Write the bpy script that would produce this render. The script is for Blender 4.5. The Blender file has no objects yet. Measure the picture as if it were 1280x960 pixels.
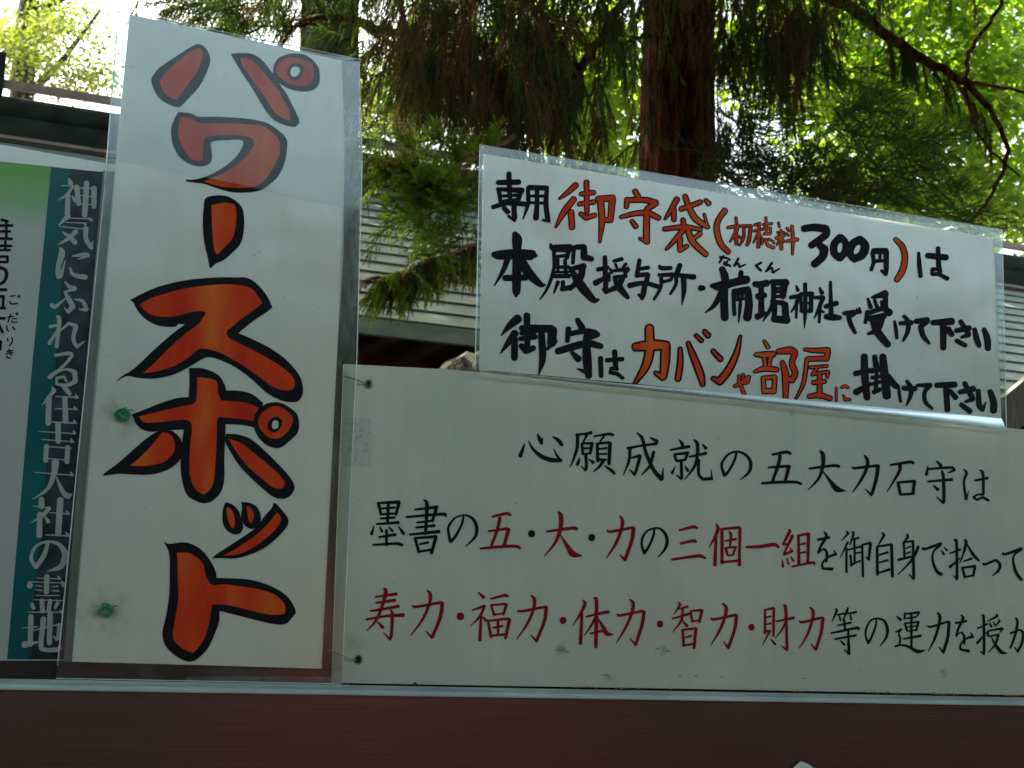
import bpy, math, random
import numpy as np
from mathutils import Vector, Matrix
from mathutils.geometry import tessellate_polygon
R = math.radians
random.seed(5)
rng = np.random.default_rng(7)
sc = bpy.context.scene
COL = sc.collection

# ---------------------------------------------------------------- camera
YAW, PITCH, ROLL, FPX = R(22.827), R(10.444), R(1.426), 1900.0
CAM = np.array([0.0, -2.0, 1.62])
fw = np.array([math.sin(YAW)*math.cos(PITCH), math.cos(YAW)*math.cos(PITCH), math.sin(PITCH)])
r0 = np.array([math.cos(YAW), -math.sin(YAW), 0.0]); u0 = np.cross(r0, fw)
rt = math.cos(ROLL)*r0 + math.sin(ROLL)*u0
up = -math.sin(ROLL)*r0 + math.cos(ROLL)*u0
cd = bpy.data.cameras.new('camera'); cam = bpy.data.objects.new('camera', cd); COL.objects.link(cam)
cam.matrix_world = Matrix(((rt[0], up[0], -fw[0], CAM[0]), (rt[1], up[1], -fw[1], CAM[1]), (rt[2], up[2], -fw[2], CAM[2]), (0, 0, 0, 1)))
cd.sensor_width = 36; cd.lens = 36*FPX/1280; cd.clip_end = 3000; cd.clip_start = .05
cd.dof.use_dof = True; cd.dof.focus_distance = 2.2; cd.dof.aperture_fstop = 18
sc.camera = cam
# ---------------------------------------------------------------- sky, sun, exposure
SUN_EL, SUN_AZ = R(52), R(-28)          # the sun stands behind the signs, a little to the left
w = bpy.data.worlds.new("World"); sc.world = w; w.use_nodes = True
nt = w.node_tree; bg = nt.nodes['Background']
sky = nt.nodes.new('ShaderNodeTexSky'); sky.sky_type = 'NISHITA'; sky.sun_disc = False
sky.sun_elevation = SUN_EL; sky.sun_rotation = SUN_AZ; sky.air_density = 1.0; sky.dust_density = 5.0; sky.ozone_density = 1.0
wb = nt.nodes.new('ShaderNodeMixRGB'); wb.blend_type = 'MULTIPLY'; wb.inputs[0].default_value = 1; wb.inputs[2].default_value = (1, .95, .72, 1)
nt.links.new(sky.outputs[0], wb.inputs[1]); nt.links.new(wb.outputs[0], bg.inputs[0]); bg.inputs[1].default_value = 0.15
sl = bpy.data.lights.new('sun', 'SUN'); sun = bpy.data.objects.new('sun', sl); COL.objects.link(sun)
sl.energy = 5.0; sl.angle = R(.5); sl.color = (1, .95, .86)
sd = Vector((math.sin(SUN_AZ)*math.cos(SUN_EL), math.cos(SUN_AZ)*math.cos(SUN_EL), math.sin(SUN_EL)))
sun.rotation_euler = sd.to_track_quat('Z', 'Y').to_euler(); sun.location = (0, 0, 20)
sc.view_settings.view_transform = 'Standard'; sc.view_settings.look = 'None'; sc.view_settings.exposure = 2.5; sc.view_settings.gamma = 1
sc.cycles.max_bounces = 8; sc.cycles.transparent_max_bounces = 12

# ---------------------------------------------------------------- helpers
def at(px, py, Y):
    """point of the vertical plane y = Y seen at a place of the 1280x960 photograph"""
    px = np.asarray(px, float); py = np.asarray(py, float)
    d = fw + ((px-640)/FPX)[..., None]*rt + ((480-py)/FPX)[..., None]*up
    t = (Y-CAM[1])/d[..., 1]
    return CAM + d*t[..., None]
def P(px, py, Y): return Vector(at(px, py, Y))

def tag(o, label=None, cat=None, group=None, kind=None):
    if label: o['label'] = label
    if cat: o['category'] = cat
    if group: o['group'] = group
    if kind: o['kind'] = kind
    return o
def empty(name, loc=(0, 0, 0)):
    o = bpy.data.objects.new(name, None); o.empty_display_size = .05; COL.objects.link(o); o.location = loc; return o
def link(name, me, mats, parent=None, smooth=False):
    for m in (mats if isinstance(mats, (list, tuple)) else [mats]): me.materials.append(m)
    if smooth: me.polygons.foreach_set('use_smooth', [True]*len(me.polygons))
    o = bpy.data.objects.new(name, me); COL.objects.link(o)
    if parent:
        o.parent = parent; o.matrix_parent_inverse = Matrix.Translation(-Vector(parent.location))
    return o
def mesh(name, V, F, mats, parent=None, smooth=False, mi=None):
    me = bpy.data.meshes.new(name); me.from_pydata([tuple(v) for v in V], [], [tuple(f) for f in F])
    o = link(name, me, mats, parent, smooth)
    if mi is not None: me.polygons.foreach_set('material_index', mi)
    me.update(); return o
class MB:
    def __init__(s): s.v = []; s.f = []
    def add(s, V, F):
        n = len(s.v); s.v += [tuple(v) for v in V]; s.f += [tuple(i+n for i in f) for f in F]; return s
    def box(s, x0, x1, y0, y1, z0, z1):
        return s.add([(x0,y0,z0),(x1,y0,z0),(x1,y1,z0),(x0,y1,z0),(x0,y0,z1),(x1,y0,z1),(x1,y1,z1),(x0,y1,z1)],
                     [(0,3,2,1),(4,5,6,7),(0,1,5,4),(1,2,6,5),(2,3,7,6),(3,0,4,7)])
    def tube(s, pts, rad, n=8, caps=True):
        pts = [Vector(p) for p in pts]; m = len(pts)
        if not hasattr(rad, '__len__'): rad = [rad]*m
        V = []; F = []; prev = None
        for i, p in enumerate(pts):
            t = (pts[min(i+1, m-1)]-pts[max(i-1, 0)]).normalized()
            a = prev if prev is not None else (Vector((0, 0, 1)) if abs(t.z) < .9 else Vector((1, 0, 0)))
            a = (a - t*a.dot(t)).normalized(); prev = a; b = t.cross(a)
            for k in range(n):
                q = 2*math.pi*k/n; V.append(p + (a*math.cos(q)+b*math.sin(q))*rad[i])
        for i in range(m-1):
            for k in range(n):
                F.append((i*n+k, i*n+(k+1) % n, (i+1)*n+(k+1) % n, (i+1)*n+k))
        if caps: F += [tuple(range(n))[::-1], tuple((m-1)*n+k for k in range(n))]
        return s.add(V, F)
    def build(s, name, mats, parent=None, smooth=False): return mesh(name, s.v, s.f, mats, parent, smooth)

# ---------------------------------------------------------------- materials
def new_mat(name):
    m = bpy.data.materials.new(name); m.use_nodes = True; n = m.node_tree
    return m, n, n.nodes['Principled BSDF'], lambda t: n.nodes.new(t), n.links.new
def sock(b, k, v): b.inputs[k].default_value = v
def ramp(n, stops, interp='LINEAR'):
    r = n.nodes.new('ShaderNodeValToRGB'); r.color_ramp.interpolation = interp
    e = r.color_ramp.elements
    while len(e) < len(stops): e.new(.5)
    for q, (p, c) in zip(e, stops): q.position = p; q.color = (*c, 1) if len(c) == 3 else c
    return r
def simple(name, stops, scale=8, rough=.6, detail=6, metallic=0, bump=0, bscale=None, coat=0, coat_r=.2, stretch=None, obj_coords=True, lo=.3, hi=.7, spec=.5):
    m, n, b, N, L = new_mat(name)
    tc = N('ShaderNodeTexCoord'); mp = N('ShaderNodeMapping'); L(tc.outputs['Object'], mp.inputs[0])
    if stretch: mp.inputs['Scale'].default_value = stretch
    no = N('ShaderNodeTexNoise'); L(mp.outputs[0], no.inputs['Vector']); sock(no, 'Scale', scale); sock(no, 'Detail', detail)
    st = [(lo+(hi-lo)*p, c) for p, c in stops]
    r = ramp(n, st); L(no.outputs[0], r.inputs[0]); L(r.outputs[0], b.inputs['Base Color'])
    sock(b, 'Roughness', rough); sock(b, 'Metallic', metallic); sock(b, 'Coat Weight', coat); sock(b, 'Coat Roughness', coat_r); sock(b, 'Specular IOR Level', spec)
    if bump:
        n2 = N('ShaderNodeTexNoise'); L(mp.outputs[0], n2.inputs['Vector']); sock(n2, 'Scale', bscale or scale*3); sock(n2, 'Detail', 8)
        bp = N('ShaderNodeBump'); L(n2.outputs[0], bp.inputs['Height']); sock(bp, 'Strength', bump); sock(bp, 'Distance', .02); L(bp.outputs[0], b.inputs['Normal'])
    return m
def sheet_mat(name, base, base2, stain, coat=.6, coat_r=.28, rough=.5, spots=(), ior=1.5):
    """printed or laminated sheet: near-white with faint blotches, buckles in the film, stains where wire rusts"""
    m, n, b, N, L = new_mat(name)
    tc = N('ShaderNodeTexCoord')
    no = N('ShaderNodeTexNoise'); L(tc.outputs['Object'], no.inputs['Vector']); sock(no, 'Scale', 7); sock(no, 'Detail', 7)
    r = ramp(n, [(.35, base2), (.62, base)]); L(no.outputs[0], r.inputs[0]); cur = r.outputs[0]
    mp2 = N('ShaderNodeMapping'); L(tc.outputs['Object'], mp2.inputs[0]); mp2.inputs['Scale'].default_value = (1, 1, .09)
    n5 = N('ShaderNodeTexNoise'); L(mp2.outputs[0], n5.inputs['Vector']); sock(n5, 'Scale', 46); sock(n5, 'Detail', 6); sock(n5, 'Roughness', .7)
    r5 = ramp(n, [(.3, (.84, .86, .84)), (.6, (1, 1, 1)), (.8, (1.0, .965, .93))]); L(n5.outputs[0], r5.inputs[0])
    n6 = N('ShaderNodeTexNoise'); L(tc.outputs['Object'], n6.inputs['Vector']); sock(n6, 'Scale', 2.3); sock(n6, 'Detail', 4)
    r6 = ramp(n, [(.3, (.86, .93, .93)), (.5, (.97, 1, .97)), (.7, (1, .95, .88))]); L(n6.outputs[0], r6.inputs[0])
    m5 = N('ShaderNodeMixRGB'); m5.blend_type = 'MULTIPLY'; m5.inputs[0].default_value = .4; L(cur, m5.inputs[1]); L(r5.outputs[0], m5.inputs[2])
    m6 = N('ShaderNodeMixRGB'); m6.blend_type = 'MULTIPLY'; m6.inputs[0].default_value = 1; L(m5.outputs[0], m6.inputs[1]); L(r6.outputs[0], m6.inputs[2]); cur = m6.outputs[0]
    n3 = N('ShaderNodeTexNoise'); L(tc.outputs['Object'], n3.inputs['Vector']); sock(n3, 'Scale', 95); sock(n3, 'Detail', 3)
    r3 = ramp(n, [(.71, (0, 0, 0)), (.78, (1, 1, 1))]); L(n3.outputs[0], r3.inputs[0])
    mx = N('ShaderNodeMixRGB'); mx.inputs[2].default_value = (*stain, 1); L(cur, mx.inputs[1])
    ml = N('ShaderNodeMath'); ml.operation = 'MULTIPLY'; ml.inputs[1].default_value = .35; L(r3.outputs[0], ml.inputs[0]); L(ml.outputs[0], mx.inputs[0]); cur = mx.outputs[0]
    for (c, rad, col, amt) in spots:
        vd = N('ShaderNodeVectorMath'); vd.operation = 'DISTANCE'; L(tc.outputs['Object'], vd.inputs[0]); vd.inputs[1].default_value = c
        ns_ = N('ShaderNodeTexNoise'); L(tc.outputs['Object'], ns_.inputs['Vector']); sock(ns_, 'Scale', 55); sock(ns_, 'Detail', 8); ns = ramp(n, [(.36, (0, 0, 0)), (.8, (.7, .7, .7))]); L(ns_.outputs[0], ns.inputs[0])
        mr = N('ShaderNodeMapRange'); L(vd.outputs['Value'], mr.inputs[0]); mr.inputs[1].default_value = rad; mr.inputs[2].default_value = 0
        mu = N('ShaderNodeMath'); mu.operation = 'MULTIPLY'; L(mr.outputs[0], mu.inputs[0]); L(ns.outputs[0], mu.inputs[1])
        mu2 = N('ShaderNodeMath'); mu2.operation = 'MULTIPLY'; L(mu.outputs[0], mu2.inputs[0]); mu2.inputs[1].default_value = amt*1.3; mu2.use_clamp = True
        m2 = N('ShaderNodeMixRGB'); L(mu2.outputs[0], m2.inputs[0]); L(cur, m2.inputs[1]); m2.inputs[2].default_value = (*col, 1); cur = m2.outputs[0]
    L(cur, b.inputs['Base Color'])
    n2 = N('ShaderNodeTexNoise'); L(tc.outputs['Object'], n2.inputs['Vector']); sock(n2, 'Scale', 5); sock(n2, 'Detail', 2)
    bp = N('ShaderNodeBump'); L(n2.outputs[0], bp.inputs['Height']); sock(bp, 'Strength', .2); sock(bp, 'Distance', .02)
    L(bp.outputs[0], b.inputs['Coat Normal']); L(bp.outputs[0], b.inputs['Normal'])
    sock(b, 'Roughness', rough); sock(b, 'Coat Weight', coat); sock(b, 'Coat Roughness', coat_r); sock(b, 'Coat IOR', ior)
    return m
def film_mat(name, tint=(.74, .86, .86), fac=.14, rough=.16, haze=.10):
    m, n, b, N, L = new_mat(name); n.nodes.remove(b); out = n.nodes['Material Output']
    tr = N('ShaderNodeBsdfTransparent'); tr.inputs[0].default_value = (*tint, 1)
    gl = N('ShaderNodeBsdfGlossy'); gl.inputs[0].default_value = (1, 1, 1, 1); gl.inputs['Roughness'].default_value = rough
    df = N('ShaderNodeBsdfDiffuse'); df.inputs[0].default_value = (.55, .66, .68, 1)
    tc = N('ShaderNodeTexCoord'); no = N('ShaderNodeTexNoise'); L(tc.outputs['Object'], no.inputs['Vector']); sock(no, 'Scale', 11); sock(no, 'Detail', 3); sock(no, 'Roughness', .5)
    bp = N('ShaderNodeBump'); L(no.outputs[0], bp.inputs['Height']); sock(bp, 'Strength', .05); sock(bp, 'Distance', .02); L(bp.outputs[0], gl.inputs['Normal'])
    fr = N('ShaderNodeFresnel'); sock(fr, 'IOR', 1.5); ad = N('ShaderNodeMath'); ad.operation = 'ADD'; L(fr.outputs[0], ad.inputs[0]); ad.inputs[1].default_value = fac-.04; ad.use_clamp = True
    a = N('ShaderNodeMixShader'); r = ramp(n, [(.4, (haze*.4,)*3), (.7, (haze*2,)*3)]); L(no.outputs[0], r.inputs[0])
    L(r.outputs[0], a.inputs[0]); L(tr.outputs[0], a.inputs[1]); L(df.outputs[0], a.inputs[2])
    c = N('ShaderNodeMixShader'); L(ad.outputs[0], c.inputs[0]); L(a.outputs[0], c.inputs[1]); L(gl.outputs[0], c.inputs[2]); L(c.outputs[0], out.inputs[0])
    return m
def leaf_mat(name, c0, c1, trans=.45, rough=.45, glow=1.0):
    m, n, b, N, L = new_mat(name); out = n.nodes['Material Output']
    at_ = N('ShaderNodeAttribute'); at_.attribute_name = 'tint'
    mx = N('ShaderNodeMixRGB'); L(at_.outputs['Fac'], mx.inputs[0]); mx.inputs[1].default_value = (*c0, 1); mx.inputs[2].default_value = (*c1, 1)
    at2 = N('ShaderNodeAttribute'); at2.attribute_name = 'dry'
    m2 = N('ShaderNodeMixRGB'); L(at2.outputs['Fac'], m2.inputs[0]); L(mx.outputs[0], m2.inputs[1]); m2.inputs[2].default_value = (.085, .034, .016, 1)
    L(m2.outputs[0], b.inputs['Base Color']); sock(b, 'Roughness', rough)
    t = N('ShaderNodeBsdfTranslucent'); gm = N('ShaderNodeMixRGB'); gm.blend_type = 'MULTIPLY'; gm.inputs[0].default_value = 1; gm.inputs[2].default_value = (glow, glow*1.12, glow*.28, 1)
    L(m2.outputs[0], gm.inputs[1]); L(gm.outputs[0], t.inputs[0])
    s = N('ShaderNodeMixShader'); s.inputs[0].default_value = trans; L(b.outputs[0], s.inputs[1]); L(t.outputs[0], s.inputs[2]); L(s.outputs[0], out.inputs[0])
    return m
def bark_mat(name, c0, c1, c2):
    m, n, b, N, L = new_mat(name)
    tc = N('ShaderNodeTexCoord'); mp = N('ShaderNodeMapping'); L(tc.outputs['Object'], mp.inputs[0]); mp.inputs['Scale'].default_value = (1, 1, .16)
    no = N('ShaderNodeTexNoise'); L(mp.outputs[0], no.inputs['Vector']); sock(no, 'Scale', 30); sock(no, 'Detail', 9); sock(no, 'Roughness', .65)
    r = ramp(n, [(.4, c0), (.53, c1), (.66, c2)]); L(no.outputs[0], r.inputs[0]); L(r.outputs[0], b.inputs['Base Color'])
    bp = N('ShaderNodeBump'); L(no.outputs[0], bp.inputs['Height']); sock(bp, 'Strength', 1); sock(bp, 'Distance', .06); L(bp.outputs[0], b.inputs['Normal'])
    sock(b, 'Roughness', .9); sock(b, 'Specular IOR Level', .1); return m

M = {}
M['board'] = sheet_mat('painted_board', (.63, .64, .54), (.57, .59, .50), (.12, .14, .1), coat=.35, coat_r=.45, rough=.55,
    spots=[(tuple(at(445, 552, 0)), .03, (.25, .2, .17), 1.1), (tuple(at(703, 812, 0)), .014, (.08, .1, .08), 1.5), (tuple(at(762, 845, 0)), .011, (.08, .1, .08), 1.5),
           (tuple(at(828, 813, 0)), .01, (.08, .1, .08), 1.8), (tuple(at(1178, 842, 0)), .011, (.3, .12, .03), 2.2), (tuple(at(443, 805, 0)), .018, (.3, .22, .13), 1.2),
           (tuple(at(990, 517, 0)), .006, (.1, .1, .08), 1.5)])
M['paper'] = sheet_mat('laminated_paper', (.74, .745, .65), (.69, .70, .61), (.3, .3, .25), coat=1.0, coat_r=.2, rough=.5, ior=2.1,
    spots=[(tuple(at(150, 520, -.004)), .035, (.2, .18, .1), 1.1), (tuple(at(130, 765, -.004)), .04, (.2, .17, .09), 1.3)])
def ink(name, c, c2=None, coat=.0, coat_r=.28, scale=40):
    return simple(name, [(0, c), (1, c2 or c)], scale=scale, rough=.6, spec=.12, coat=coat, coat_r=coat_r, lo=.35, hi=.65)
M['ink'] = ink('black_marker_ink', (.006, .006, .007), (.012, .012, .014))
M['orange'] = simple('orange_poster_paint', [(0, (.54, .022, .006)), (.45, (.68, .06, .010)), (1, (.76, .17, .025))], scale=13, rough=.6, spec=.15, lo=.3, hi=.75, detail=5, stretch=(1.6, 1, .45))
M['print_black'] = ink('black_print', (.006, .008, .007))
M['print_red'] = ink('red_print', (.24, .006, .012), (.28, .008, .015))
M['white_print'] = ink('pale_print', (.34, .40, .37), (.40, .45, .42), coat=.5)
M['teal'] = ink('teal_print', (.0, .07, .085), (.0, .12, .125), coat=.5, scale=7)
M['dark_photo'] = ink('dark_photograph_print', (.008, .018, .02), (.03, .06, .07), coat=.5, scale=45)
def poster_mat():
    m, n, b, N, L = new_mat('poster_print'); tc = N('ShaderNodeTexCoord'); sp = N('ShaderNodeSeparateXYZ'); L(tc.outputs['Object'], sp.inputs[0])
    mr = N('ShaderNodeMapRange'); L(sp.outputs[2], mr.inputs[0]); mr.inputs[1].default_value = float(at(30, 285, 0)[2]); mr.inputs[2].default_value = float(at(30, 212, 0)[2])
    r = ramp(n, [(0, (.42, .46, .43)), (.4, (.22, .42, .19)), (1, (.12, .36, .03))]); L(mr.outputs[0], r.inputs[0]); L(r.outputs[0], b.inputs['Base Color'])
    sock(b, 'Roughness', .45); sock(b, 'Coat Weight', .6); sock(b, 'Coat Roughness', .25); return m
M['poster'] = poster_mat()
M['trim'] = simple('grey_plastic_trim', [(0, (.20, .19, .17)), (1, (.32, .30, .27))], scale=30, rough=.4, stretch=(3, 1, .4))
M['darkwood'] = simple('dark_stained_wood', [(0, (.012, .008, .006)), (1, (.05, .025, .018))], scale=14, rough=.55, bump=.3, stretch=(1, 1, .2))
M['film'] = film_mat('clear_lamination_film', tint=(.66, .78, .78), haze=.05)
M['film2'] = film_mat('curled_film_edge', tint=(.9, .95, .95), fac=.2, rough=.3, haze=.3)
def steel():
    m, n, b, N, L = new_mat('brushed_steel'); tc = N('ShaderNodeTexCoord'); mp = N('ShaderNodeMapping'); L(tc.outputs['Object'], mp.inputs[0]); mp.inputs['Scale'].default_value = (.6, 60, 60)
    no = N('ShaderNodeTexNoise'); L(mp.outputs[0], no.inputs['Vector']); sock(no, 'Scale', 9); sock(no, 'Detail', 9)
    r = ramp(n, [(.3, (.26, .235, .225)), (.7, (.37, .34, .33))]); L(no.outputs[0], r.inputs[0]); L(r.outputs[0], b.inputs['Base Color'])
    bp = N('ShaderNodeBump'); L(no.outputs[0], bp.inputs['Height']); sock(bp, 'Strength', .1); sock(bp, 'Distance', .002); L(bp.outputs[0], b.inputs['Normal'])
    sock(b, 'Metallic', 1); sock(b, 'Roughness', .27); return m
M['steel'] = steel()
M['dull_metal'] = simple('dull_metal', [(0, (.2, .2, .19)), (1, (.34, .34, .32))], scale=60, rough=.4, metallic=.8)
M['wire'] = simple('green_coated_wire', [(0, (.0, .20, .09)), (1, (.02, .34, .17))], scale=90, rough=.35)
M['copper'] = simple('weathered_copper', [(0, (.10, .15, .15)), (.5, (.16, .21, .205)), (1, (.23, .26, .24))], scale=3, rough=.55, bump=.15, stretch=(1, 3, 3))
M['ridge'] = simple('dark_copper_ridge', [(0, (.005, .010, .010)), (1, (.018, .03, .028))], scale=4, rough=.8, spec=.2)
M['rim'] = simple('cut_film_rim', [(0, (.45, .55, .55)), (1, (.75, .8, .8))], scale=30, rough=.3)
M['alu'] = simple('dull_aluminium', [(0, (.34, .40, .39)), (1, (.58, .63, .61))], scale=40, rough=.5, metallic=.4, stretch=(.2, 1, 1))  # lighter metal; the sky's reflection on the rail lip is put into the colour
M['ridgecap'] = simple('ridge_cap_metal', [(0, (.16, .13, .14)), (1, (.26, .22, .23))], scale=4, rough=.5)
M['vermilion'] = simple('vermilion_paint', [(0, (.35, .03, .012)), (1, (.45, .05, .02))], scale=6, rough=.5)
M['deep_red'] = simple('faded_deep_red_paint', [(0, (.09, .008, .01)), (1, (.13, .014, .014))], scale=6, rough=.7)
M['old_red'] = simple('aged_red_paint', [(0, (.17, .016, .009)), (1, (.25, .028, .014))], scale=5, rough=.7)
M['grime'] = simple('dark_grime', [(0, (.16, .18, .14)), (1, (.36, .38, .31))], scale=160, rough=.8)
M['tape'] = simple('old_tape_residue', [(0, (.13, .13, .10)), (.18, (.42, .41, .35)), (.5, (.52, .52, .45)), (1, (.57, .57, .49))], scale=140, rough=.7, lo=.28, hi=.6)
M['plaster'] = simple('shaded_plaster', [(0, (.02, .018, .016)), (1, (.045, .04, .036))], scale=5, rough=.9)  # near-black plaster, the shade under the eave put into its colour
M['bark'] = bark_mat('cedar_bark', (.006, .003, .002), (.07, .022, .009), (.16, .05, .018))
M['bark2'] = bark_mat('grey_bark', (.02, .022, .016), (.075, .078, .06), (.15, .15, .115))
M['twig'] = simple('dead_twig', [(0, (.04, .018, .01)), (1, (.13, .06, .03))], scale=30, rough=.8)
M['cedar'] = leaf_mat('cedar_needles', (.014, .032, .008), (.075, .135, .022), trans=.4, rough=.8, glow=1.6)
M['broad'] = leaf_mat('broad_leaves', (.035, .07, .010), (.13, .175, .028), trans=.68, rough=.5, glow=2.6)
M['pale'] = leaf_mat('pale_loose_leaves', (.05, .07, .02), (.12, .14, .05), trans=.5, rough=.6, glow=1.5)
M['cedar_green'] = leaf_mat('sunlit_cedar_needles', (.03, .06, .01), (.11, .155, .02), trans=.5, rough=.7, glow=1.9)  # brighter copy of the cedar needles, sunlight put into the colour
M['film3'] = film_mat('scuffed_film', tint=(.93, .96, .96), fac=.055, rough=.25, haze=.04)  # faint pale haze that imitates glare on the laminate
M['stone'] = simple('mossy_stone', [(0, (.012, .016, .008)), (.5, (.06, .065, .035)), (1, (.17, .16, .12))], scale=24, rough=.9, bump=.8, bscale=45)
M['ground'] = simple('gravel_ground', [(0, (.10, .085, .07)), (1, (.2, .18, .15))], scale=9, rough=.95, bump=.5, bscale=60)
M['crumb'] = simple('rust_crumbs', [(0, (.5, .17, .02)), (1, (.75, .4, .10))], scale=80, rough=.9)
M['scrap'] = simple('pale_scrap', [(0, (.5, .55, .5)), (1, (.7, .72, .68))], scale=30, rough=.5)

# ---------------------------------------------------------------- flat lettering
def catmull(pts, sub):
    pts = np.array(pts, float); n = len(pts)
    if n < 3: return np.array([pts[0]*(1-t)+pts[-1]*t for t in np.linspace(0, 1, sub+1)])
    out = []
    for i in range(n-1):
        p0 = pts[i-1] if i > 0 else 2*pts[0]-pts[1]; p1 = pts[i]; p2 = pts[i+1]; p3 = pts[i+2] if i+2 < n else 2*pts[-1]-pts[-2]
        for t in np.arange(sub)/sub:
            out.append(.5*((2*p1)+(-p0+p2)*t+(2*p0-5*p1+4*p2-p3)*t*t+(-p0+3*p1-3*p2+p3)*t**3))
    out.append(pts[-1]); return np.array(out)
def smooth_loop(pts, sub=4):
    pts = np.array(pts, float); n = len(pts); out = []
    for i in range(n):
        p0, p1, p2, p3 = pts[i-1], pts[i], pts[(i+1) % n], pts[(i+2) % n]
        def sharp(a, b, c):
            u = b-a; v = c-b; return np.dot(u, v)/(np.linalg.norm(u)*np.linalg.norm(v)+1e-9) < .45
        if sharp(p0, p1, p2): p0 = 2*p1-p2
        if sharp(p1, p2, p3): p3 = 2*p2-p1
        for t in np.arange(sub)/sub:
            out.append(.5*((2*p1)+(-p0+p2)*t+(2*p0-5*p1+4*p2-p3)*t*t+(-p0+3*p1-3*p2+p3)*t**3))
    return np.array(out)
def pieces(st):
    """split a brush stroke where it turns sharply"""
    res = [[st[0]]]
    for i in range(1, len(st)):
        res[-1].append(st[i])
        if i < len(st)-1:
            a = np.array(st[i][:2])-np.array(st[i-1][:2]); b = np.array(st[i+1][:2])-np.array(st[i][:2])
            if np.dot(a, b) < .55*np.linalg.norm(a)*np.linalg.norm(b): res.append([st[i]])
    return res
def stroke_polys(st, extra=0.0):
    """polygons (in drawing units) of one brush stroke given as x, y, width"""
    out = []
    for pc in pieces(st):
        q = catmull(pc, 5 if len(pc) > 2 else 3)
        wd = np.maximum(q[:, 2], 1)/2 + extra
        d = np.gradient(q[:, :2], axis=0); d /= (np.linalg.norm(d, axis=1)[:, None]+1e-9); nrm = np.stack([-d[:, 1], d[:, 0]], 1)
        Lf = q[:, :2]+nrm*wd[:, None]; Rt = q[:, :2]-nrm*wd[:, None]
        def cap(c, dirv, nv, r):
            return [c + nv*r*math.cos(a)+dirv*r*.85*math.sin(a) for a in (math.pi*.2, math.pi*.4, math.pi*.6, math.pi*.8)]
        V = list(Lf)+cap(q[-1, :2], d[-1], nrm[-1], wd[-1])+list(Rt[::-1])+cap(q[0, :2], -d[0], -nrm[0], wd[0])
        n = len(q); F = [(i, i+1, n+4+(n-2-i), n+4+(n-1-i)) for i in range(n-1)]
        F.append(tuple(range(n-1, n+5))); F.append(tuple(range(2*n+3, 2*n+8))+(0,))
        out.append((np.array(V), F))
    return out
def parse(s): 
    res = []
    for t in s.split('/'):
        v = [float(x) for x in t.split()]
        if v: res.append([tuple(v[i:i+3]) for i in range(0, len(v), 3)])
    return res
def place(V, crop, Y):
    ox, oy, k = crop; return at(ox+V[:, 0]/k, oy+V[:, 1]/k, Y)
GAP = .0006
def brush_char(crop, s, mats, parent, Y, outline=0.0, name='character'):
    V = []; F = []; mi = []; lay = 0
    def put(st, extra, m):
        nonlocal lay
        for (pv, fs) in stroke_polys(st, extra):
            n = len(V); h = (len(pv)-8)//2; k_ = np.concatenate([np.arange(h), np.full(4, h), np.arange(h)[::-1], np.zeros(4)])/h
            W_ = place(pv, crop, Y-GAP-lay*1.2e-5); W_[:, 1] -= k_*1e-5; V.extend(map(tuple, W_)); lay += 1
            for f in fs: F.append(tuple(i+n for i in f)); mi.append(m)
    S = parse(s)
    if outline:
        for st in S: put(st, outline, 0)
        for st in S: put(st, 0, 1)
    else:
        for st in S: put(st, crop[2]*.17, 0)
    return mesh(name, V, F, mats, parent, mi=mi)
def poly_char(crop, loops, parent, Y, name='character'):
    """loops: list of (material index, [outline, hole...])"""
    V = []; F = []; mi = []
    for lay, (m, ls) in enumerate(loops):
        ls = [smooth_loop([tuple(map(float, (l.split()[i], l.split()[i+1]))) for i in range(0, len(l.split()), 2)]) for l in ls]
        tri = tessellate_polygon([[Vector((p[0], p[1], 0)) for p in l] for l in ls])
        allp = np.concatenate(ls); n = len(V); V.extend(map(tuple, place(allp, crop, Y-GAP-lay*2e-5)))
        for t in tri: F.append(tuple(i+n for i in t)); mi.append(m)
    return mesh(name, V, F, [M['ink'], M['orange']], parent, mi=mi)
def sheet(name, pix, Y, th, mat, parent=None, holes=()):
    """a sheet or panel: outline given on the photograph, front face at y = Y, thickness th"""
    A = at([p[0] for p in pix], [p[1] for p in pix], Y); n = len(A)
    ls = [A]+[at([p[0] for p in h], [p[1] for p in h], Y) for h in holes]
    tri = tessellate_polygon([[Vector((p[0], p[2], 0)) for p in l] for l in ls])
    allp = np.concatenate(ls); N_ = len(allp); V = list(allp)+[p+np.array([0, th, 0]) for p in allp]
    F = []
    for t in tri:
        a, b, c = [allp[i] for i in t]
        cr = (b[0]-a[0])*(c[2]-a[2])-(b[2]-a[2])*(c[0]-a[0])
        t = t if cr > 0 else t[::-1]
        F.append(tuple(t)); F.append(tuple(i+N_ for i in t[::-1]))
    o = 0
    for l in ls:
        k = len(l)
        for i in range(k): F.append((o+i, o+i+N_, o+(i+1) % k+N_, o+(i+1) % k))
        o += k
    me = mesh(name, V, F, mat, parent)
    return me

# ================================================================ the signs
B_Y, L_Y, U_Y, P_Y = 0.0, -.006, -.006, .006
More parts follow.
